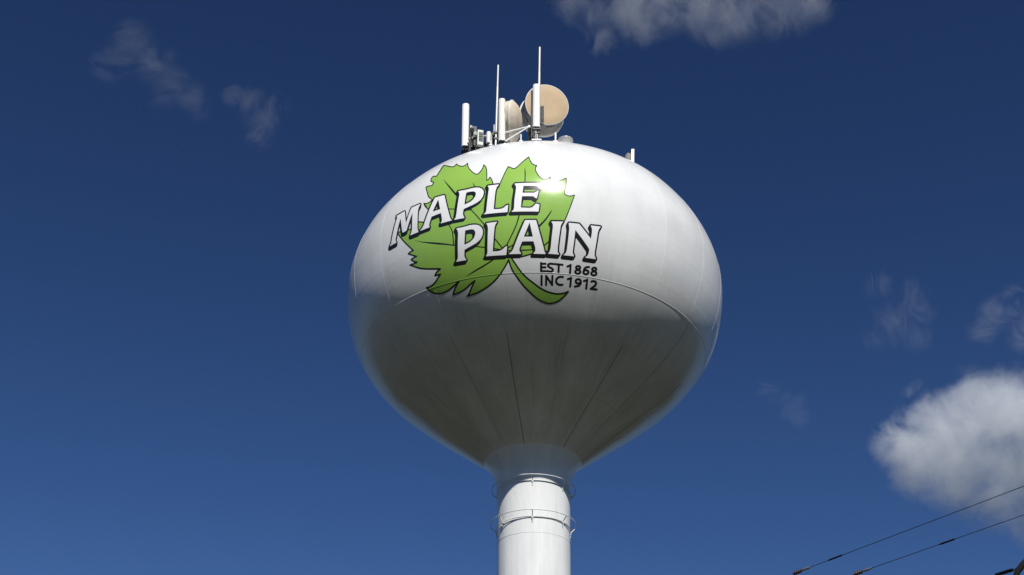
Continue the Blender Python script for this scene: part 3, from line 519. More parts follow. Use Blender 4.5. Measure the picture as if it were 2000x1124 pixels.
LETTERS = [[[-3431,10933,-3427,10934,-3417,10951,-3460,11078,-3479,11216,-3475,11625,-3474,12070,-3462,12192,-3436,12298,-3443,12303,-3727,12296,-3741,12278,-3692,12182,-3670,12010,-3674,11247,-3715,11362,-3876,11979,-3901,11994,-4007,11999,-4027,11999,-4036,11983,-4126,11321,-4136,11279,-4147,11257,-4152,11260,-4198,11499,-4253,11801,-4319,12139,-4316,12214,-4285,12278,-4278,12302,-4298,12308,-4568,12299,-4577,12283,-4511,12213,-4441,11809,-4306,11104,-4316,11030,-4345,10950,-4010,10941,-3999,10960,-3905,11609,-3751,10938,-3725,10930]],
[[-2631,10910,-2622,10912,-2610,10939,-2397,12113,-2368,12199,-2337,12254,-2351,12262,-2685,12262,-2692,12245,-2659,12180,-2649,12110,-2684,11787,-2708,11782,-2989,11811,-3044,12022,-3069,12157,-3069,12209,-3047,12263,-3054,12277,-3377,12283,-3384,12269,-3312,12199,-3261,12102,-2932,10904,-2923,10892,-2906,10893],[-2801,11055,-2956,11573,-2954,11585,-2714,11581]],
[[-1672,10903,-1564,10940,-1485,11018,-1470,11047,-1429,11147,-1418,11249,-1437,11413,-1501,11571,-1603,11676,-1727,11750,-1985,11860,-1999,11924,-2008,12075,-1997,12165,-1962,12270,-1970,12284,-2265,12266,-2272,12250,-2230,12183,-2222,12158,-2198,11942,-2166,11483,-2139,11100,-2153,10995,-2189,10916,-2178,10905,-1956,10920,-1773,10899],[-1731,11081,-1827,11067,-1933,11076,-1955,11404,-1969,11662,-1803,11585,-1717,11490,-1657,11344,-1647,11206,-1671,11131]],
[[-1023,10905,-1015,10905,-1008,10922,-1061,11043,-1091,11239,-1109,11672,-1125,12094,-981,12109,-899,12102,-835,12056,-789,11984,-731,11948,-725,11959,-743,12272,-748,12281,-770,12282,-1397,12269,-1403,12258,-1352,12192,-1334,12114,-1281,11078,-1291,11009,-1322,10919,-1309,10906]],
[[78,10923,161,10918,167,10929,154,11218,148,11229,101,11166,48,11079,-322,11069,-343,11398,-342,11417,-37,11427,-5,11410,82,11321,90,11331,90,11339,55,11670,48,11696,1,11660,-49,11591,-353,11582,-356,11596,-377,12107,-153,12133,-76,12111,-45,12069,30,11935,121,11969,127,11979,108,12289,103,12299,-626,12282,-632,12272,-579,12204,-564,12097,-555,11686,-521,11172,-530,11061,-571,10940,-561,10925]],
[[-1718,12658,-1600,12689,-1586,12700,-1522,12753,-1458,12865,-1433,12981,-1435,13104,-1465,13231,-1526,13346,-1644,13463,-1998,13644,-2008,13709,-2024,13890,-2007,13981,-1969,14060,-1979,14070,-2287,14054,-2292,14041,-2242,13968,-2218,13853,-2161,12905,-2169,12791,-2208,12684,-2196,12674,-1980,12679,-1814,12652],[-1754,12844,-1844,12838,-1947,12844,-1993,13443,-1833,13379,-1745,13299,-1686,13206,-1652,13073,-1653,12971,-1687,12883]],
[[-1042,12670,-1036,12669,-1030,12679,-1078,12787,-1102,12933,-1172,13886,-1033,13897,-931,13876,-863,13815,-808,13746,-762,13720,-756,13729,-756,13739,-784,14061,-796,14079,-1372,14047,-1378,14037,-1344,13971,-1327,13884,-1287,12981,-1286,12893,-1297,12788,-1333,12692,-1326,12684]],
[[-42,12677,38,12674,46,12691,164,13289,272,13806,300,13952,339,14059,334,14068,282,14070,-8,14066,-14,14058,29,13990,47,13925,41,13819,-9,13579,-12,13566,-124,13566,-327,13567,-331,13572,-386,13760,-410,13861,-408,13937,-357,14055,-363,14066,-709,14050,-715,14041,-701,14023,-637,13962,-582,13857,-259,12687,-253,12678,-223,12675],[-130,12783,-137,12798,-254,13260,-282,13365,-281,13374,-65,13378,-35,13373]],
[[465,12713,762,12692,783,12693,789,12701,744,12792,722,12912,692,13377,672,13795,679,13945,682,13962,723,14050,718,14059,438,14051,416,14049,410,14041,455,13947,474,13809,490,13339,512,12940,505,12824,461,12720]],
[[946,12723,966,12719,1234,12716,1595,13271,1598,13265,1611,12998,1606,12849,1564,12722,1575,12710,1663,12702,1837,12684,1851,12693,1800,12834,1779,12980,1748,13761,1757,13914,1809,14044,1804,14057,1491,14068,1484,14061,1552,13968,1574,13874,1582,13726,1556,13662,1545,13644,1141,12998,1137,13000,1122,13491,1108,13847,1115,13949,1161,14061,1155,14071,1140,14073,859,14071,852,14063,914,13974,936,13844,957,13298,965,12945,942,12743,942,12732]]]

def decal(name, loops, off, mat, parent, grid=0.16):
    K = math.radians(1) * 8.35                              # metres per degree of azimuth
    L = [[(q[i] / 100 * K, q[i + 1] / 1000) for i in range(0, len(q), 2)] for q in loops]
    verts, edges, flat = [], [], []
    for q in L:
        p = []
        for i in range(len(q)):
            a, b = q[i], q[(i + 1) % len(q)]
            k = max(1, math.ceil(math.hypot(b[0] - a[0], b[1] - a[1]) / grid))
            p += [(a[0] + (b[0] - a[0]) * j / k, a[1] + (b[1] - a[1]) * j / k) for j in range(k)]
        s = len(verts); verts += p
        edges += [(s + i, s + (i + 1) % len(p)) for i in range(len(p))]
        flat.append(p)
    segs = [(p[i], p[(i + 1) % len(p)]) for p in flat for i in range(len(p))]
    def inside(x, y):
        c = False
        for (ax, ay), (bx, by) in segs:
            if (ay > y) != (by > y) and x < ax + (y - ay) / (by - ay) * (bx - ax): c = not c
        return c
    x0, x1 = min(v[0] for v in verts), max(v[0] for v in verts)
    y0, y1 = min(v[1] for v in verts), max(v[1] for v in verts)
    y = y0 + grid * 0.5
    while y < y1:
        x = x0 + grid * 0.37
        while x < x1:
            if inside(x, y): verts.append((x, y))
            x += grid
        y += grid
    v2, e2, f2, *_ = geometry.delaunay_2d_cdt([Vector(v) for v in verts], edges, [], 0, 1e-5)
    fs = []
    for f in f2:
        cx = sum(v2[i][0] for i in f) / 3; cy = sum(v2[i][1] for i in f) / 3
        if inside(cx, cy): fs.append(tuple(f))
    P, N = zip(*[shell(v[0] / K, v[1], off) for v in v2])
    fs2 = []
    for f in fs:
        nn = (P[f[1]] - P[f[0]]).cross(P[f[2]] - P[f[0]])
        fs2.append(f if nn.dot(N[f[0]]) > 0 else f[::-1])
    mb = MB(); mb.add(P, fs2, True)
    o = mb.build(name, mat, parent)
    o.data.normals_split_custom_set_from_vertices([tuple(n) for n in N])
    return o
leaf = decal('leaf_emblem', LEAF, 0.0015, M_GREEN, tower)
decal('leaf_vein', VEIN, 0.0028, M_BLACK, leaf)
decal('leaf_outline', LINE, 0.0040, M_BLACK, leaf)
name_back = decal('town_name', BACK, 0.0055, M_BLACK, tower)
for loops in LETTERS:
    decal('letter', loops, 0.0075, M_LETTER, name_back)
decal('founding_dates', DATE, 0.0025, M_BLACK, tower)

# stainless roof vent of the tank
def roof_vent(loc):
    z0 = -0.9
    mb = MB(); mb.lathe([(0.33, z0), (0.33, -0.02), (0.34, -0.015), (0.34, 0.015), (0.33, 0.025), (0.0, 0.03)], 40, Matrix.Translation(loc))
    mb.build('roof_vent', M_VENT, tower)
roof_vent(Vector((1.353, -5.000, 38.269)))

# ------------------------------------------------------------------ antennas on the roof
def dome_z(x, y):
    r = math.hypot(x, y); best = None
    for i in range(len(PROFILE) - 1):
        a, b = PROFILE[i], PROFILE[i + 1]
        if a[0] <= r <= b[0]: return a[1] + (b[1] - a[1]) * (r - a[0]) / (b[0] - a[0] + 1e-9)
    return PROFILE[0][1]
def d_section(w, d, n=10):
    """flat back, bowed front (front = -y)"""
    pts = [(w / 2 * math.cos(t), -d * math.sin(t) ** 0.45 + d * 0.35) for t in [math.pi * i / n for i in range(n + 1)]]
    return [(x, y) for x, y in pts][::-1]
def lean_of(b, t): return math.atan2(t[0] - b[0], t[2] - b[2])
def panel_antenna(bot, top, w, d, mat, label, rz=0.0, rear=0.0, pipe=None):
    bot, top = Vector(bot), Vector(top)
    bz = dome_z(bot.x, bot.y)
    t = empty('panel_antenna', (bot.x, bot.y, bz), lean_of(bot, top), rz)
    tag(t, label, 'antenna', 'panel antennas on the tank roof')
    h0 = bot.z - bz; H = top.z - bot.z
    mb = MB(); sec = d_section(w, d)
    mb.prism(sec, h0, h0 + H - 0.05, smooth=True); mb.prism([(x * 0.9, y * 0.85) for x, y in sec], h0 + H - 0.05, h0 + H)
    mb.build('radome', mat, t)
    mb = MB(); mb.prism([(x * 0.94, y * 0.9) for x, y in sec], h0 - 0.04, h0 - 0.002)
    for k in (-1, 0, 1): mb.tube([(k * w * 0.26, 0.0, h0 - 0.04), (k * w * 0.26, 0.0, h0 - 0.16)], 0.03, 8)
    mb.build('connector_plate', M_DARK, t)
    mb = MB(); mb.tube([(rear, 0.18, -0.1), (rear, 0.18, h0 + H * 0.93)], 0.045, 10); mb.build('mounting_pipe', pipe or M_GALV, t)
    for z in (h0 + H * 0.12, h0 + H * 0.86): MB().box((rear * 0.6, 0.13, z), (0.12, 0.2, 0.09), bev=0.01).build('clamp', M_DARK, t)
    for k in (-1, 1):
        MB().tube([(k * w * 0.26, 0.0, h0 - 0.14), (k * w * 0.22, 0.06, h0 - 0.4), (k * w * 0.1 + rear * 0.5, 0.12, -0.05)], 0.024, 8).build('feeder_cable', M_CABLE, t)
    return t
panel_antenna((-3.117, -4.200, 38.552), (-3.168, -4.200, 40.982), 0.335, 0.20, M_RADOME, 'tall white panel antenna at the far left edge of the roof group', rear=0.05)
panel_antenna((-1.461, -5.000, 38.233), (-1.493, -5.000, 40.619), 0.315, 0.19, M_CREAM, 'cream panel antenna in front of the edge on cream dish', rear=0.02)
p3 = panel_antenna((0.057, -5.200, 38.841), (0.060, -5.200, 41.294), 0.34, 0.2, M_RADOME, 'white panel antenna in front of the round beige dish', rear=-0.205, pipe=M_DARK)

def whip(bot, top, r, label, joint=None):
    bot, top = Vector(bot), Vector(top); bz = dome_z(bot.x, bot.y)
    t = empty('whip_antenna', (bot.x, bot.y, bz), lean_of(bot, top)); tag(t, label, 'antenna', 'whip antennas on the tank roof')
    h0, H = bot.z - bz, top.z - bz
    hj = H * 0.72 if joint is None else joint
    mb = MB(); mb.tube([(0, 0, h0 * 0.3), (0, 0, hj)], r, 12); mb.tube([(0, 0, hj), (0, 0, H - r)], r * 0.86, 12)
    mb.tube([(0, 0, H - r), (0, 0, H - r * 0.3), (0, 0, H)], [r * 0.86, r * 0.6, r * 0.05], 12)
    mb.build('mast', M_RADOME, t)
    mb = MB(); mb.tube([(0, 0, -0.1), (0, 0, h0 * 0.4 + 0.3)], r * 1.5, 12); mb.build('base_sleeve', M_GALV, t)
    for z in (h0 + 0.25, h0 + 0.6): MB().box((0, 0, z), (r * 4.2, r * 4.2, 0.1), bev=0.01).build('clamp', M_DARK, t)
whip((-1.741, -4.800, 38.260), (-1.713, -4.800, 42.865), 0.042, 'thin white whip antenna beside the cream panel antenna')
whip((0.145, -5.100, 38.575), (0.202, -5.100, 43.696), 0.048, 'tallest white whip antenna rising before the beige dish')

def frame_from(normal):
    z = Vector(normal).normalized(); x = z.cross(Vector((0, 0, 1))).normalized(); y = z.cross(x) * -1
    y = z.cross(x); return Matrix((x, y, z)).transposed().to_4x4()
def big_dish(centre, normal, R, L):
    c = Vector(centre); F = Matrix.Translation(c) @ frame_from(normal)
    base = Vector((c.x - 0.25, c.y + 0.9, 0)); base.z = dome_z(base.x, base.y)
    t = empty('dish_antenna', base); tag(t, 'large round microwave dish with flat beige face and deep grey shroud', 'dish antenna', 'dish antennas on the tank roof')
    Fi = Matrix.Translation(-base) @ F
    MB().lathe([(R, -L), (R, -0.05), (R + 0.012, -0.045), (R + 0.012, 0.0), (R - 0.01, 0.004)], 72, Fi).build('shroud', M_SHROUD, t)
    MB().lathe([(R - 0.012, 0.0), (R * 0.96, 0.012), (R * 0.6, 0.02), (0.0, 0.024)], 72, Fi).build('radome', M_BEIGE, t)
    MB().lathe([(R - 0.014, -0.03), (R + 0.02, -0.03), (R + 0.02, 0.012), (R - 0.014, 0.012)], 72, Fi).build('face_rim', M_CREAM, t)
    rim = MB().lathe([(R * 0.99, -L - 0.10), (R + 0.07, -L - 0.10), (R + 0.07, -L), (R * 0.99, -L)], 72, Fi)
    rim.build('rear_rim', M_CREAM, t)
    MB().lathe([(R, -L - 0.05), (R * 0.8, -L - 0.2), (R * 0.4, -L - 0.38), (0.12, -L - 0.45), (0.12, -L - 0.7), (0.0, -L - 0.7)], 48, Fi).build('reflector_back', M_SHROUD, t)
    hub = Fi @ Vector((0, 0, -L - 0.62))
    m = MB(); m.tube([(hub.x, hub.y, -0.15), (hub.x, hub.y, hub.z + 0.5)], 0.075, 14); m.box(hub, (0.3, 0.3, 0.35), bev=0.02); m.build('mast', M_GALV, t)
    # fixings and dark marks on the shroud
    m = MB()
    def on(a, s, w, h, rot_=0.0):
        ra = math.radians(a); loc = Fi @ Vector((math.cos(ra) * (R + 0.006), math.sin(ra) * (R + 0.006), -s))
        B = Fi.to_3x3().to_4x4() @ Matrix.Rotation(ra, 4, 'Z') @ Matrix.Rotation(rot_, 4, 'X')
        MB().box(loc, (0.016, w, h), m=B).build('shroud_fixing', M_DARK, t)
    for a, s, w, h, q in [(12, 0.5, 0.05, 0.2, 0.6), (40, 0.55, 0.05, 0.22, 0.6), (98, 0.22, 0.13, 0.1, 0.0), (106, 0.2, 0.1, 0.13, 0.3), (114, 0.18, 0.12, 0.09, 0), (150, 0.5, 0.08, 0.1, 0)]: on(a, s, w, h, q)
    return Fi, t
big_dish((0.555, -3.600, 41.488), (0.2281, -0.9544, -0.1926), 1.02, 1.12)

def side_dish(centre, normal, R):
    c = Vector(centre); F = Matrix.Translation(c) @ frame_from(normal)
    base = Vector((c.x - 0.7, c.y + 0.2, 0)); base.z = dome_z(base.x, base.y)
    t = empty('dish_antenna', base); tag(t, 'cream dish seen almost edge on between the cream panel and the big dish', 'dish antenna', 'dish antennas on the tank roof')
    Fi = Matrix.Translation(-base) @ F
    MB().lathe([(R, 0.0), (R * 0.985, -0.12), (R * 0.965, -0.24), (R * 0.9, -0.36), (R * 0.7, -0.46), (R * 0.45, -0.52), (0.15, -0.55), (0.0, -0.56)], 64, Fi).build('reflector_back', M_CREAMDISH, t)
    MB().lathe([(R - 0.02, -0.04), (R + 0.03, -0.04), (R + 0.03, 0.03), (R - 0.02, 0.03)], 64, Fi).build('rim', M_CREAM, t)
    MB().lathe([(R - 0.02, 0.03), (R * 0.93, 0.12), (R * 0.78, 0.25), (R * 0.5, 0.37), (R * 0.25, 0.42), (0.0, 0.435)], 64, Fi).build('radome', M_CREAMDISH, t)
    hub = Fi @ Vector((0, 0.1, -0.5))
    m = MB(); m.tube([(hub.x, hub.y, -0.15), (hub.x, hub.y, hub.z + 0.5)], 0.07, 14); m.box(hub, (0.26, 0.26, 0.3), bev=0.02); m.build('mast', M_GALV, t)
    m = MB()
    for px in ((-1.260, -4.600, 39.953), (-1.234, -4.600, 39.716), (-1.255, -4.600, 39.539)):
        MB().box(Vector(px) - base, (0.15, 0.08, 0.07), bev=0.01).build('fixing', M_DARK, t)
side_dish((-1.022, -4.200, 39.967), (0.9878, -0.1335, -0.0806), 0.98)

# v-shaped stay between the panel mast and the dish
def stay():
    a, b, c = Vector((-1.339, -5.000, 38.723)), Vector((-1.321, -5.000, 38.233)), Vector((-0.249, -4.900, 39.154))
    base = Vector((b.x, b.y, dome_z(b.x, b.y)))
    t = empty('stay_bracket', base); tag(t, 'white two armed steel stay slanting across below the dishes', 'bracket')
    for p in (a, b): MB().tube([p - base, c - base], 0.035, 10).build('arm', M_RAIL, t)
    m = MB(); m.tube([(-0.02, 0.05, -0.1), (-0.02, 0.05, a.z - base.z + 0.15)], 0.05, 12); m.build('post', M_GALV, t)
    MB().box(c - base, (0.12, 0.05, 0.12), bev=0.01).build('end_plate', M_RAIL, t)
stay()

def pole(bot, top, r, mat, name, label, cat, group=None):
    bot, top = Vector(bot), Vector(top); bz = dome_z(bot.x, bot.y)
    t = empty(name, (bot.x, bot.y, bz), lean_of(bot, top)); tag(t, label, cat, group)
    MB().tube([(0, 0, -0.1), (0, 0, top.z - bz)], r, 12).build('shaft', mat, t)
    MB().box((0, 0, 0.02), (r * 5, r * 5, 0.04), bev=0.005).build('foot_plate', mat, t)
    MB().lathe([(r * 1.15, top.z - bz - 0.03), (r * 1.15, top.z - bz + 0.01), (0, top.z - bz + 0.02)], 12).build('cap', mat, t)
    return t
pole((-1.811, -4.500, 38.495), (-1.836, -4.500, 39.545), 0.03, M_RAIL, 'mounting_post', 'slim white post just left of the thin whip antenna', 'post', 'short posts on the tank roof')
pole((0.901, -5.300, 38.074), (0.908, -5.300, 38.461), 0.045, M_RAIL, 'mounting_post', 'short white post under the right side of the beige dish', 'post', 'short posts on the tank roof')
pole((-0.617, -5.400, 37.935), (-0.613, -5.400, 38.277), 0.032, M_RAIL, 'mounting_post', 'short white post below the edge on cream dish', 'post', 'short posts on the tank roof')
pole((-0.235, -4.600, 38.594), (-0.239, -4.600, 39.322), 0.085, M_DARK, 'mounting_post', 'dark post under the left edge of the big beige dish', 'post', 'short posts on the tank roof')
pole((-1.942, -5.300, 37.754), (-1.947, -5.300, 37.982), 0.03, M_RAIL, 'mounting_post', 'stubby white post right of the small cream canister', 'post', 'short posts on the tank roof')

def mount_cluster():
    """steel pick and clamp work at the foot of the middle panel"""
    b = Vector((0.073, -5.300, 38.072)); bz = dome_z(b.x, b.y); base = Vector((b.x, b.y, bz))
    t = empty('antenna_mount', base); tag(t, 'dark clamped steel mount under the white panel antenna before the dish', 'mount')
    top = Vector((0.071, -5.300, 38.732)).z - bz
    for x in (-0.10, 0.10): MB().tube([(x, 0, -0.05), (x, 0, top)], 0.04, 10).build('leg', M_DARK, t)
    for x, h in ((-0.03, 0.75), (0.04, 0.5)): MB().tube([(x, -0.06, -0.05), (x, -0.06, top * h)], 0.021, 8).build('conduit', M_GALV, t)
    for z, w in ((top * 0.3, 0.3), (top * 0.62, 0.27), (top * 0.9, 0.32)): MB().box((0, 0.0, z), (w, 0.16, 0.07), bev=0.01).build('cross_bar', M_DARK, t)
    m = MB(); m.box((0, 0, 0.03), (0.42, 0.3, 0.06), bev=0.01); m.build('foot_plate', M_GALV, t)
mount_cluster()

def radio(c0, c1, d, mat, label, fins, name='radio_unit', vent=False, pipe=True):
    """c0 lower left front corner, c1 upper right front corner"""
    a, b = Vector(c0), Vector(c1); cx = (a.x + b.x) / 2; bz = dome_z(cx, a.y)
    base = Vector((cx, a.y, bz)); W, H = b.x - a.x, b.z - a.z; h0 = a.z - bz
    t = empty(name, base, rz=0.25); tag(t, label, 'radio unit', 'radio units on the tank roof')
    m = MB(); m.box((0, d / 2, h0 + H / 2), (W, d, H), bev=0.02); m.build('casing', mat, t)
    for k in range(fins):
        x = -W / 2 + W * (k + 0.5) / fins; MB().box((x, -0.025, h0 + H * 0.52), (W / fins * 0.4, 0.05, H * 0.86)).build('cooling_fin', mat, t)
    if vent:
        m = MB()
        for k in range(4): m.box((W * 0.08, -0.008, h0 + H * (0.3 + 0.15 * k)), (W * 0.6, 0.016, H * 0.1))
        m.box((W * 0.08, 0.004, h0 + H * 0.53), (W * 0.72, 0.012, H * 0.64))
        m.build('vent_grille', M_DARK, t)
    MB().box((0, d * 0.5, h0 - 0.06), (W * 0.85, d * 0.8, 0.12), bev=0.02).build('connector_block', M_DARK, t)
    if not pipe: return t
    for k in (-1, 1): MB().tube([(k * W * 0.25, d * 0.4, h0 - 0.1), (k * W * 0.22, d * 0.5, h0 - 0.25), (k * W * 0.1, d * 0.7, -0.05)], 0.03, 8).build('cable', M_CABLE, t)
    m = MB(); m.tube([(0, d + 0.08, -0.1), (0, d + 0.08, h0 + H + 0.05)], 0.04, 10); m.box((0, d + 0.03, h0 + H * 0.5), (0.14, 0.12, 0.2), bev=0.01)
    m.build('mounting_pipe', M_DARK, t)
    return t
radio((-2.917, -4.400, 38.512), (-2.763, -4.400, 39.594), 0.16, M_DARKGREY, 'dark ribbed radio unit directly right of the far left panel antenna', 5)
radio((-2.756, -4.200, 38.640), (-2.646, -4.200, 39.726), 0.14, M_GREY, 'narrow grey radio unit squeezed beside the pale green cabinet', 3)
radio((-2.557, -4.900, 38.122), (-2.293, -4.900, 38.960), 0.2, M_PALE, 'pale green radio cabinet with dark vent grille', 0, vent=True)
radio((0.267, -5.000, 39.352), (0.403, -5.000, 40.265), 0.14, M_DARKGREY, 'dark finned radio unit in front of the beige dish face', 3, pipe=False)

def junction_box(c0, w, h, mat, label, rz):
    a = Vector(c0); bz = dome_z(a.x, a.y); base = Vector((a.x, a.y, bz)); z = a.z - bz
    t = empty('junction_box', base, rz=rz); tag(t, label, 'junction box', 'junction boxes on the tank roof')
    MB().box((0, 0, z), (w, 0.1, h), bev=0.015).build('casing', mat, t)
    MB().box((0, -0.056, z), (w * 0.8, 0.012, h * 0.8), bev=0.004).build('lid', mat, t)
    MB().tube([(0, 0.09, -0.1), (0, 0.09, z + h * 0.5)], 0.025, 8).build('mounting_pipe', M_DARK, t)
    MB().tube([(w * 0.2, 0, z - h / 2), (w * 0.5, -0.03, z - h), (w * 0.2, 0.05, z - h * 1.8), (0, 0.1, 0.1)], 0.018, 8).build('cable', M_CABLE, t)
junction_box((-2.841, -4.600, 39.330), 0.17, 0.15, M_GALV, 'light grey junction box above the dark ribbed radio unit', 0.5)
junction_box((-2.661, -4.750, 38.846), 0.13, 0.2, M_PALE, 'little pale junction box against the narrow grey radio unit', -0.4)
junction_box((-1.889, -4.600, 38.967), 0.12, 0.14, M_DARKGREY, 'black junction box between the small cream canister and thin whip', 0.3)

def canister():
    a, b = Vector((-2.059, -4.900, 38.181)), Vector((-2.082, -4.900, 38.815)); bz = dome_z(a.x, a.y); base = Vector((a.x, a.y, bz))
    t = empty('surge_canister', base); tag(t, 'small cream canister between the pale cabinet and thin whip', 'canister')
    h0, h1 = a.z - bz, b.z - bz
    MB().lathe([(0, h0), (0.095, h0 + 0.01), (0.1, h0 + 0.05), (0.1, h1 - 0.05), (0.085, h1), (0, h1 + 0.01)], 24).build('body', M_CREAM, t)
    m = MB(); m.lathe([(0.0, h0 - 0.09), (0.075, h0 - 0.09), (0.075, h0 + 0.0)], 20); m.build('gland', M_DARK, t)
    m = MB(); m.tube([(0.13, 0.1, -0.05), (0.13, 0.1, h1 - 0.15), (0.1, 0.05, h1 - 0.05)], 0.02, 8); m.build('cable', M_RADOME, t)
canister()

def mount_rail():
    a, b = Vector((-3.004, -4.450, 38.807)), Vector((-1.599, -4.700, 38.888)); base = Vector((a.x, a.y, dome_z(a.x, a.y)))
    t = empty('mount_rail', base); tag(t, 'pale horizontal pipe rail running behind the left radio units', 'rail')
    MB().tube([a - base, b - base], 0.045, 12).build('pipe', M_RAIL, t)
    m = MB()
    for k in (0.05, 0.5, 0.95):
        p = a.lerp(b, k); z = dome_z(p.x, p.y); m = MB(); m.tube([Vector((p.x, p.y, z - 0.1)) - base, p - base], 0.035, 10); m.build('stanchion', M_DARK, t)
    m = MB()
    for k in (0.2, 0.35, 0.8, 0.86): MB().box(a.lerp(b, k) - base, (0.12, 0.14, 0.13), bev=0.015).build('clamp', M_DARK, t)
mount_rail()

def cable_bundle():
    t = empty('cable_bundle', (0, 0, 0)); tag(t, 'black feeder cables lying along the roof edge behind the radio units', 'cables')
    rnd = random.Random(4)
    for k in range(5):
        pts = []
        for i in range(15):
            x = -3.3 + i * 0.13; y = -4.15 - i * 0.055 + 0.12 * k + rnd.uniform(-0.03, 0.03)
            pts.append((x, y, dome_z(x, y) + 0.22 + 0.08 * k + rnd.uniform(-0.01, 0.03)))
        MB().tube(pts, 0.028, 8).build('cable', M_CABLE, t)
cable_bundle()

def small_antenna():
    a, b = Vector((4.384, -3.600, 38.196)), Vector((4.415, -3.600, 38.879)); bz = dome_z(a.x, a.y); base = Vector((a.x, a.y, bz))
    t = empty('beacon_post', base, lean_of(a, b)); tag(t, 'small white post with a grey box standing alone on the right shoulder', 'post')
    H = b.z - bz
    MB().box((0, 0, H / 2 - 0.1), (0.135, 0.1, H + 0.2), bev=0.01).build('post', M_RADOME, t)
    m = MB(); m.box((-0.19, 0.16, H * 0.55), (0.2, 0.22, H * 0.62), rz=0.5, bev=0.02); m.build('box', M_SHROUD, t)
    MB().tube([(-0.1, 0.1, H * 0.5), (-0.02, 0.02, H * 0.5)], 0.03, 8).build('bracket', M_RAIL, t); MB().tube([(-0.36, 0.1, 0.12), (-0.2, 0.12, 0.16)], 0.03, 8).build('stub', M_RAIL, t)
small_antenna()

# ------------------------------------------------------------------ power lines
def wire_pts(a, b, sag, n=24, ext=0.0):
    a, b = Vector(a), Vector(b)
    out = []
    for i in range(n + 1):
        t = i / n; p = a.lerp(b, t); p.z -= sag * 4 * t * (1 - t); out.append(p)
    return out
W1A, W1B = Vector((6.391, -20.000, 13.012)), Vector((12.120, -27.861, 13.012))
W2A, W2B = Vector((7.870, -20.000, 13.004)), Vector((12.154, -25.617, 13.004))
def power_line(a, b, s0, s1, label):
    base = a.copy(); t = empty('power_line', base); tag(t, label, 'power line', 'overhead power lines')
    pts = wire_pts(a, b, 0.0)
    MB().tube([p - base for p in pts], 0.0085, 8).build('conductor', M_WIRE, t)
    d = (b - a); L = d.length; d.normalize()
    m = MB(); p0, p1 = a + d * (L * s0), a + d * (L * s1)
    m.tube([p0 - base, p0 + d * 0.05 - base, p1 - d * 0.05 - base, p1 - base], [0.01, 0.021, 0.021, 0.01], 10); m.build('splice_sleeve', M_CABLE, t)
    m = MB(); prof_ = [(0.018, 0)]
    for k in range(4): prof_ += [(0.05, 0.03 + 0.07 * k), (0.05, 0.045 + 0.07 * k), (0.02, 0.05 + 0.07 * k), (0.02, 0.08 + 0.07 * k)]
    F = Matrix.Translation(Vector((0, 0, 0))) @ frame_from(d)
    m.lathe([(0.0, -0.02)] + prof_, 18, F); m.build('strain_insulator', M_PORC, t)
    m = MB(); m.tube([d * 0.31, d * 0.35, d * 0.50, d * 0.58], [0.02, 0.034, 0.03, 0.014], 10); m.build('dead_end_clamp', M_GALV, t)
power_line(W1A, W1B, 0.1183, 0.1670, 'upper of the two thin black power lines rising to the right')
power_line(W2A, W2B, 0.3643, 0.4299, 'lower of the two thin black power lines rising to the right')
def utility_pole(top, arm_a, arm_b, label):
    base = Vector((top[0], top[1], 0)); t = empty('utility_pole', base); tag(t, label, 'utility pole', 'utility poles carrying the lines')
    MB().tube([(0, 0, -0.2), (0, 0, top[2])], [0.19, 0.13], 16).build('shaft', M_WOOD, t)
    a, b = Vector(arm_a) - base, Vector(arm_b) - base
    d = (b - a).normalized(); m = MB()
    mid = (a + b) / 2; L = (b - a).length + 0.7
    ang = math.atan2(d.y, d.x)
    m.box(mid + Vector((0, 0, 0)), (L, 0.10, 0.12), rz=ang, bev=0.01); m.build('crossarm', M_WOOD, t)
    for s in (-1, 1): MB().tube([mid + d * (s * 0.6), Vector((0, 0, mid.z - 0.7))], 0.018, 8).build('arm_brace', M_GALV, t)
    MB().lathe([(0.1, 0), (0.14, 0.03), (0.14, 0.6), (0.1, 0.66), (0, 0.68)], 20, Matrix.Translation((0.32, 0, mid.z - 2.2))).build('transformer', M_GALV, t)
utility_pole((7.131, -20.000, 12.908), (6.391, -20.000, 12.892), (7.870, -20.000, 12.884), 'wooden utility pole with a crossarm at the left ends of the power lines')
utility_pole((12.137, -26.739, 12.908), (12.120, -27.861, 12.892), (12.154, -25.617, 12.884), 'wooden utility pole with a crossarm at the right ends of the power lines')

def drop_cable():
    pts = [Vector(p) for p in [(4.526, -39.000, 5.268), (4.599, -39.000, 5.661), (4.655, -39.000, 5.940), (4.728, -39.000, 6.157), (4.776, -39.000, 6.225), (4.852, -39.000, 6.299), (4.996, -39.000, 6.395), (5.265, -39.000, 6.482), (8.701, -32.870, 8.695), (12.137, -26.739, 11.508)]]
    # smooth the run
    fine = []
    for i in range(len(pts) - 1):
        p0, p1, p2, p3 = pts[max(i - 1, 0)], pts[i], pts[i + 1], pts[min(i + 2, len(pts) - 1)]
        for k in range(8):
            t = k / 8
            fine.append(0.5 * ((2 * p1) + (p2 - p0) * t + (2 * p0 - 5 * p1 + 4 * p2 - p3) * t * t + (3 * p1 - p0 - 3 * p2 + p3) * t ** 3))
    fine.append(pts[-1])
    base = pts[0].copy(); t = empty('drop_cable', base); tag(t, 'thick black insulated cable curving up in the lower right corner', 'cable')
    MB().tube([p - base for p in fine], 0.03, 12).build('sheath', M_CABLE, t)
drop_cable()
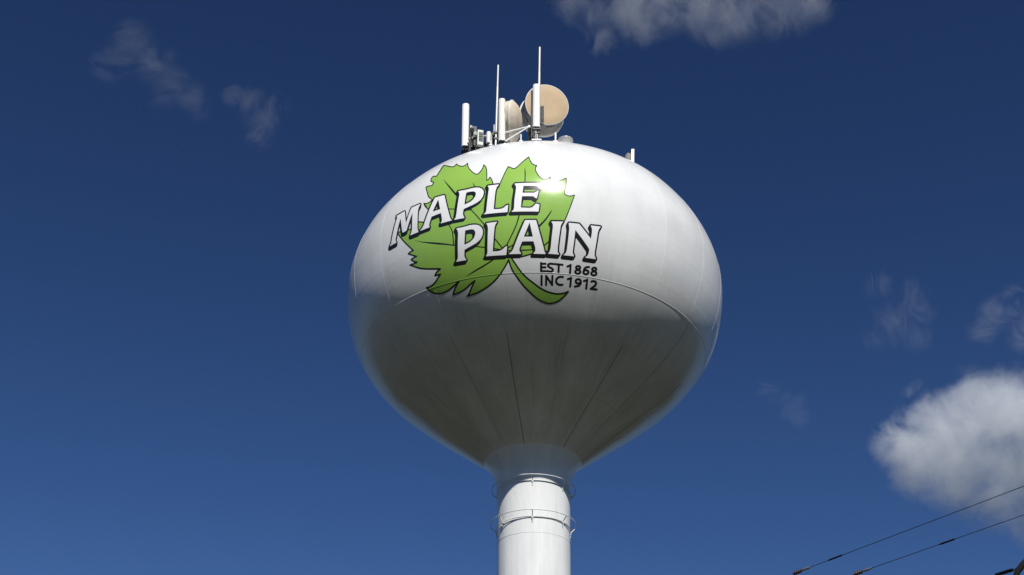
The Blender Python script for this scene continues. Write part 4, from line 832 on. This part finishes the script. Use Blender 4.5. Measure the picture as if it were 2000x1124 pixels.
def service_wire():
    a, s, c, b = [Vector(p) for p in [(6.983, -20.000, 11.673), (4.860, -38.069, 6.489), (4.773, -38.805, 6.278), (4.750, -39.000, 6.222)]]; base = a.copy()
    t = empty('service_wire', base); tag(t, 'short dark wire with a thick sleeve touching the thick black cable', 'wire')
    MB().tube([a - base, b - base], 0.006, 8).build('conductor', M_WIRE, t)
    d = (c - s).normalized(); MB().tube([s - base, s + d * 0.03 - base, c - d * 0.03 - base, c - base], [0.008, 0.018, 0.018, 0.008], 10).build('splice_sleeve', M_CABLE, t)
service_wire()
def service_post():
    x, y, h = (4.526, -38.910, 5.618)
    t = empty('service_post', (x, y, 0)); tag(t, 'slim wooden service post that carries the foot of the thick black cable', 'post')
    MB().tube([(0, 0, -0.2), (0, 0, h)], [0.09, 0.075], 14).build('shaft', M_WOOD, t)
    MB().lathe([(0.085, h - 0.02), (0.085, h + 0.02), (0, h + 0.05)], 14).build('cap', M_GALV, t)
service_post()

# ------------------------------------------------------------------ clouds: real volumes, far beyond the tower
def cloud(name, label, blobs, dens, nscale, namp, seed, gain=3.0, step=1.0, stretch=(1, 1, 1), cat='cloud', thr=0.0, fade=(-0.2, 0.3), tilt=0.0, rough=0.62, torn=0.0):
    """blobs: world centre and radius in metres"""
    ctr = sum((Vector(b[0]) for b in blobs), Vector()) / len(blobs)
    bm = bmesh.new()
    for c, r in blobs:
        for k in range(90):                                  # points spread evenly over a sphere
            h = 1 - 2 * (k + 0.5) / 90; q = math.sqrt(1 - h * h); ph = k * 2.39996323
            bm.verts.new(Vector(c) - ctr + Vector((q * math.cos(ph), q * math.sin(ph), h)) * (r * 1.06))
    bmesh.ops.convex_hull(bm, input=list(bm.verts))
    bmesh.ops.delete(bm, geom=[v for v in bm.verts if not v.link_faces], context='VERTS')
    bmesh.ops.recalc_face_normals(bm, faces=list(bm.faces))
    me = bpy.data.meshes.new(name); bm.to_mesh(me); bm.free()
    o = bpy.data.objects.new(name, me); COL.objects.link(o); o.location = ctr
    m = bpy.data.materials.new(name + '_vapour'); m.use_nodes = True; n, l = m.node_tree.nodes, m.node_tree.links; n.clear()
    tc = n.new('ShaderNodeTexCoord'); F = None
    for c, r in blobs:
        sub = n.new('ShaderNodeVectorMath'); sub.operation = 'DISTANCE'; l.new(tc.outputs['Object'], sub.inputs[0]); sub.inputs[1].default_value = Vector(c) - ctr
        q = math_node(n, l, 'MULTIPLY', sub.outputs['Value'], 1.0 / r)
        q = math_node(n, l, 'SUBTRACT', 1.0, math_node(n, l, 'MULTIPLY', q, q))
        if F is None: F = q
        else:
            k = n.new('ShaderNodeMath'); k.operation = 'SMOOTH_MAX'; l.new(F, k.inputs[0]); l.new(q, k.inputs[1]); k.inputs[2].default_value = 0.25; F = k.outputs[0]
    mp = n.new('ShaderNodeMapping'); mp.inputs['Scale'].default_value = stretch; mp.inputs['Location'].default_value = (seed * 37.0, seed * 11.0, 0)
    mp.inputs['Rotation'].default_value = (0, math.radians(tilt), 0)
    l.new(tc.outputs['Object'], mp.inputs[0])
    nz = n.new('ShaderNodeTexNoise'); nz.inputs['Scale'].default_value = nscale; nz.inputs['Detail'].default_value = 7; nz.inputs['Roughness'].default_value = rough
    nz.inputs['Distortion'].default_value = 0.4 + 1.1 * torn
    l.new(mp.outputs[0], nz.inputs['Vector'])
    val = nz.outputs[0]
    if torn:                                                  # fine torn filaments: ridges of a second noise
        n2 = n.new('ShaderNodeTexNoise'); n2.inputs['Scale'].default_value = nscale * 1.7; n2.inputs['Detail'].default_value = 6; n2.inputs['Roughness'].default_value = 0.6
        n2.inputs['Distortion'].default_value = 1.0; l.new(mp.outputs[0], n2.inputs['Vector'])
        rg = math_node(n, l, 'ABSOLUTE', math_node(n, l, 'MULTIPLY_ADD', n2.outputs[0], 2.0, -1.0))
        rg = math_node(n, l, 'MULTIPLY_ADD', rg, -1.6, 0.75)
        val = math_node(n, l, 'ADD', math_node(n, l, 'MULTIPLY', val, 1 - torn), math_node(n, l, 'MULTIPLY', rg, torn))
    a = math_node(n, l, 'MULTIPLY', math_node(n, l, 'SUBTRACT', val, 0.5), namp * 2)
    d = math_node(n, l, 'ADD', F, a); d = math_node(n, l, 'SUBTRACT', d, thr)
    d = math_node(n, l, 'MULTIPLY', d, gain)
    cl = n.new('ShaderNodeClamp'); l.new(d, cl.inputs[0])
    # no vapour outside the blobs' own reach
    e = n.new('ShaderNodeMapRange'); e.inputs[1].default_value = fade[0]; e.inputs[2].default_value = fade[1]; l.new(F, e.inputs[0])
    d = math_node(n, l, 'MULTIPLY', math_node(n, l, 'MULTIPLY', cl.outputs[0], e.outputs[0]), dens)
    vol = n.new('ShaderNodeVolumePrincipled'); vol.inputs['Color'].default_value = (0.95, 0.975, 1.0, 1); vol.inputs['Anisotropy'].default_value = -0.1
    l.new(d, vol.inputs['Density']); out = n.new('ShaderNodeOutputMaterial'); l.new(vol.outputs[0], out.inputs['Volume'])
    m.cycles.volume_step_rate = step
    me.materials.append(m)
    tag(o, label, cat)
    return o
cloud('cumulus_cloud', 'large puffy white cumulus cloud at the lower right edge of the sky', [((696.1, 2117.0, 1032.4), 86.5), ((738.1, 2098.9, 1041.1), 107.7), ((787.7, 2074.6, 1054.6), 105.8), ((843.8, 2053.9, 1052.7), 107.7), ((909.4, 2036.8, 1031.9), 115.4), ((748.8, 2118.8, 990.9), 96.2), ((809.6, 2098.6, 987.0), 101.0), ((876.1, 2080.5, 969.5), 101.0), ((694.9, 2133.7, 997.3), 76.9), ((659.8, 2126.3, 1036.6), 63.5), ((763.4, 2132.7, 948.2), 62.5), ((819.2, 2118.9, 933.1), 81.7), ((860.2, 2122.2, 887.3), 62.5), ((645.8, 2120.3, 1057.9), 32.7)], 0.026, 0.0105, 2.6, 1, gain=0.62, step=0.2, stretch=(1, 1, 1), thr=0.26, fade=(-0.2, 0.8), tilt=0, rough=0.7, torn=0.12)
cloud('wispy_cloud', 'thin grey white cloud at the top edge right of the dishes', [((69.7, 1746.1, 1737.5), 59.6), ((107.4, 1757.8, 1723.4), 52.9), ((182.0, 1748.3, 1727.0), 88.5), ((237.3, 1735.4, 1733.7), 81.7), ((192.1, 1776.2, 1696.4), 59.6), ((301.7, 1730.4, 1728.9), 86.5), ((365.7, 1730.5, 1716.3), 86.5), ((437.1, 1712.7, 1718.0), 91.3), ((490.2, 1705.5, 1711.0), 62.5), ((263.5, 1695.2, 1770.5), 91.3), ((372.4, 1685.4, 1760.6), 91.3), ((126.7, 1788.7, 1689.0), 46.2), ((330.8, 1765.4, 1686.5), 43.3)], 0.006, 0.0085, 2.8, 12, gain=0.6, step=0.25, stretch=(1.2, 1, 0.8), thr=0.3, fade=(-0.05, 0.9), tilt=60, rough=0.7, torn=0.35)
cloud('wispy_cloud', 'faint torn wisp of cloud high in the far left sky', [((-715.0, 1716.3, 1618.2), 51.9), ((-737.4, 1731.7, 1591.0), 46.2), ((-682.9, 1749.7, 1595.0), 51.9), ((-654.2, 1778.3, 1574.3), 50.0), ((-624.8, 1802.0, 1558.5), 46.2), ((-758.9, 1737.4, 1574.4), 44.2), ((-668.2, 1796.0, 1547.5), 38.5), ((-612.4, 1820.8, 1540.7), 34.6)], 0.0016, 0.013, 3.0, 3, gain=0.9, step=0.3, stretch=(0.6, 1, 1.2), thr=0.55, fade=(0, 0.9), tilt=40, rough=0.7, torn=0.55)
cloud('wispy_cloud', 'small faint hooked wisp between the far left wisp and the tank', [((-549.8, 1812.8, 1573.8), 30.8), ((-518.8, 1825.7, 1569.0), 36.5), ((-501.6, 1852.0, 1542.6), 44.2), ((-506.6, 1866.9, 1522.3), 36.5), ((-474.0, 1842.7, 1562.7), 38.5)], 0.0022, 0.013, 2.8, 4, gain=0.9, step=0.3, stretch=(1.2, 1, 0.7), thr=0.42, fade=(0, 0.9), tilt=-20, rough=0.7, torn=0.55)
cloud('wispy_cloud', 'faint broken wisp above and left of the big cumulus cloud', [((678.1, 1999.4, 1260.1), 44.2), ((648.2, 2031.6, 1222.3), 55.8), ((686.6, 2008.3, 1240.8), 46.2), ((626.6, 1999.6, 1286.1), 36.5), ((686.5, 2033.0, 1198.8), 38.5), ((617.9, 2049.2, 1207.7), 38.5)], 0.0017, 0.013, 3.0, 5, gain=0.9, step=0.3, stretch=(1.3, 1, 0.6), thr=0.55, fade=(0, 0.9), tilt=30, rough=0.7, torn=0.55)
cloud('wispy_cloud', 'pale arched wisp at the right edge above the cumulus cloud', [((794.2, 1996.5, 1195.1), 36.5), ((814.5, 1976.7, 1215.1), 40.4), ((846.4, 1960.1, 1221.0), 44.2), ((877.7, 1958.4, 1201.3), 51.9), ((858.0, 1984.2, 1171.7), 38.5)], 0.0036, 0.012, 2.8, 6, gain=0.9, step=0.3, stretch=(0.6, 1, 1.2), thr=0.45, fade=(0, 0.9), tilt=-35, rough=0.7, torn=0.55)
cloud('wispy_cloud', 'tiny faint wisp between the tank and the cumulus cloud', [((430.3, 2131.6, 1141.1), 34.6), ((470.8, 2137.7, 1112.9), 38.5), ((484.0, 2145.0, 1092.7), 30.8)], 0.0014, 0.014, 2.8, 8, gain=0.9, step=0.3, stretch=(0.6, 1, 1.1), thr=0.45, fade=(0, 0.9), tilt=45, rough=0.7, torn=0.55)
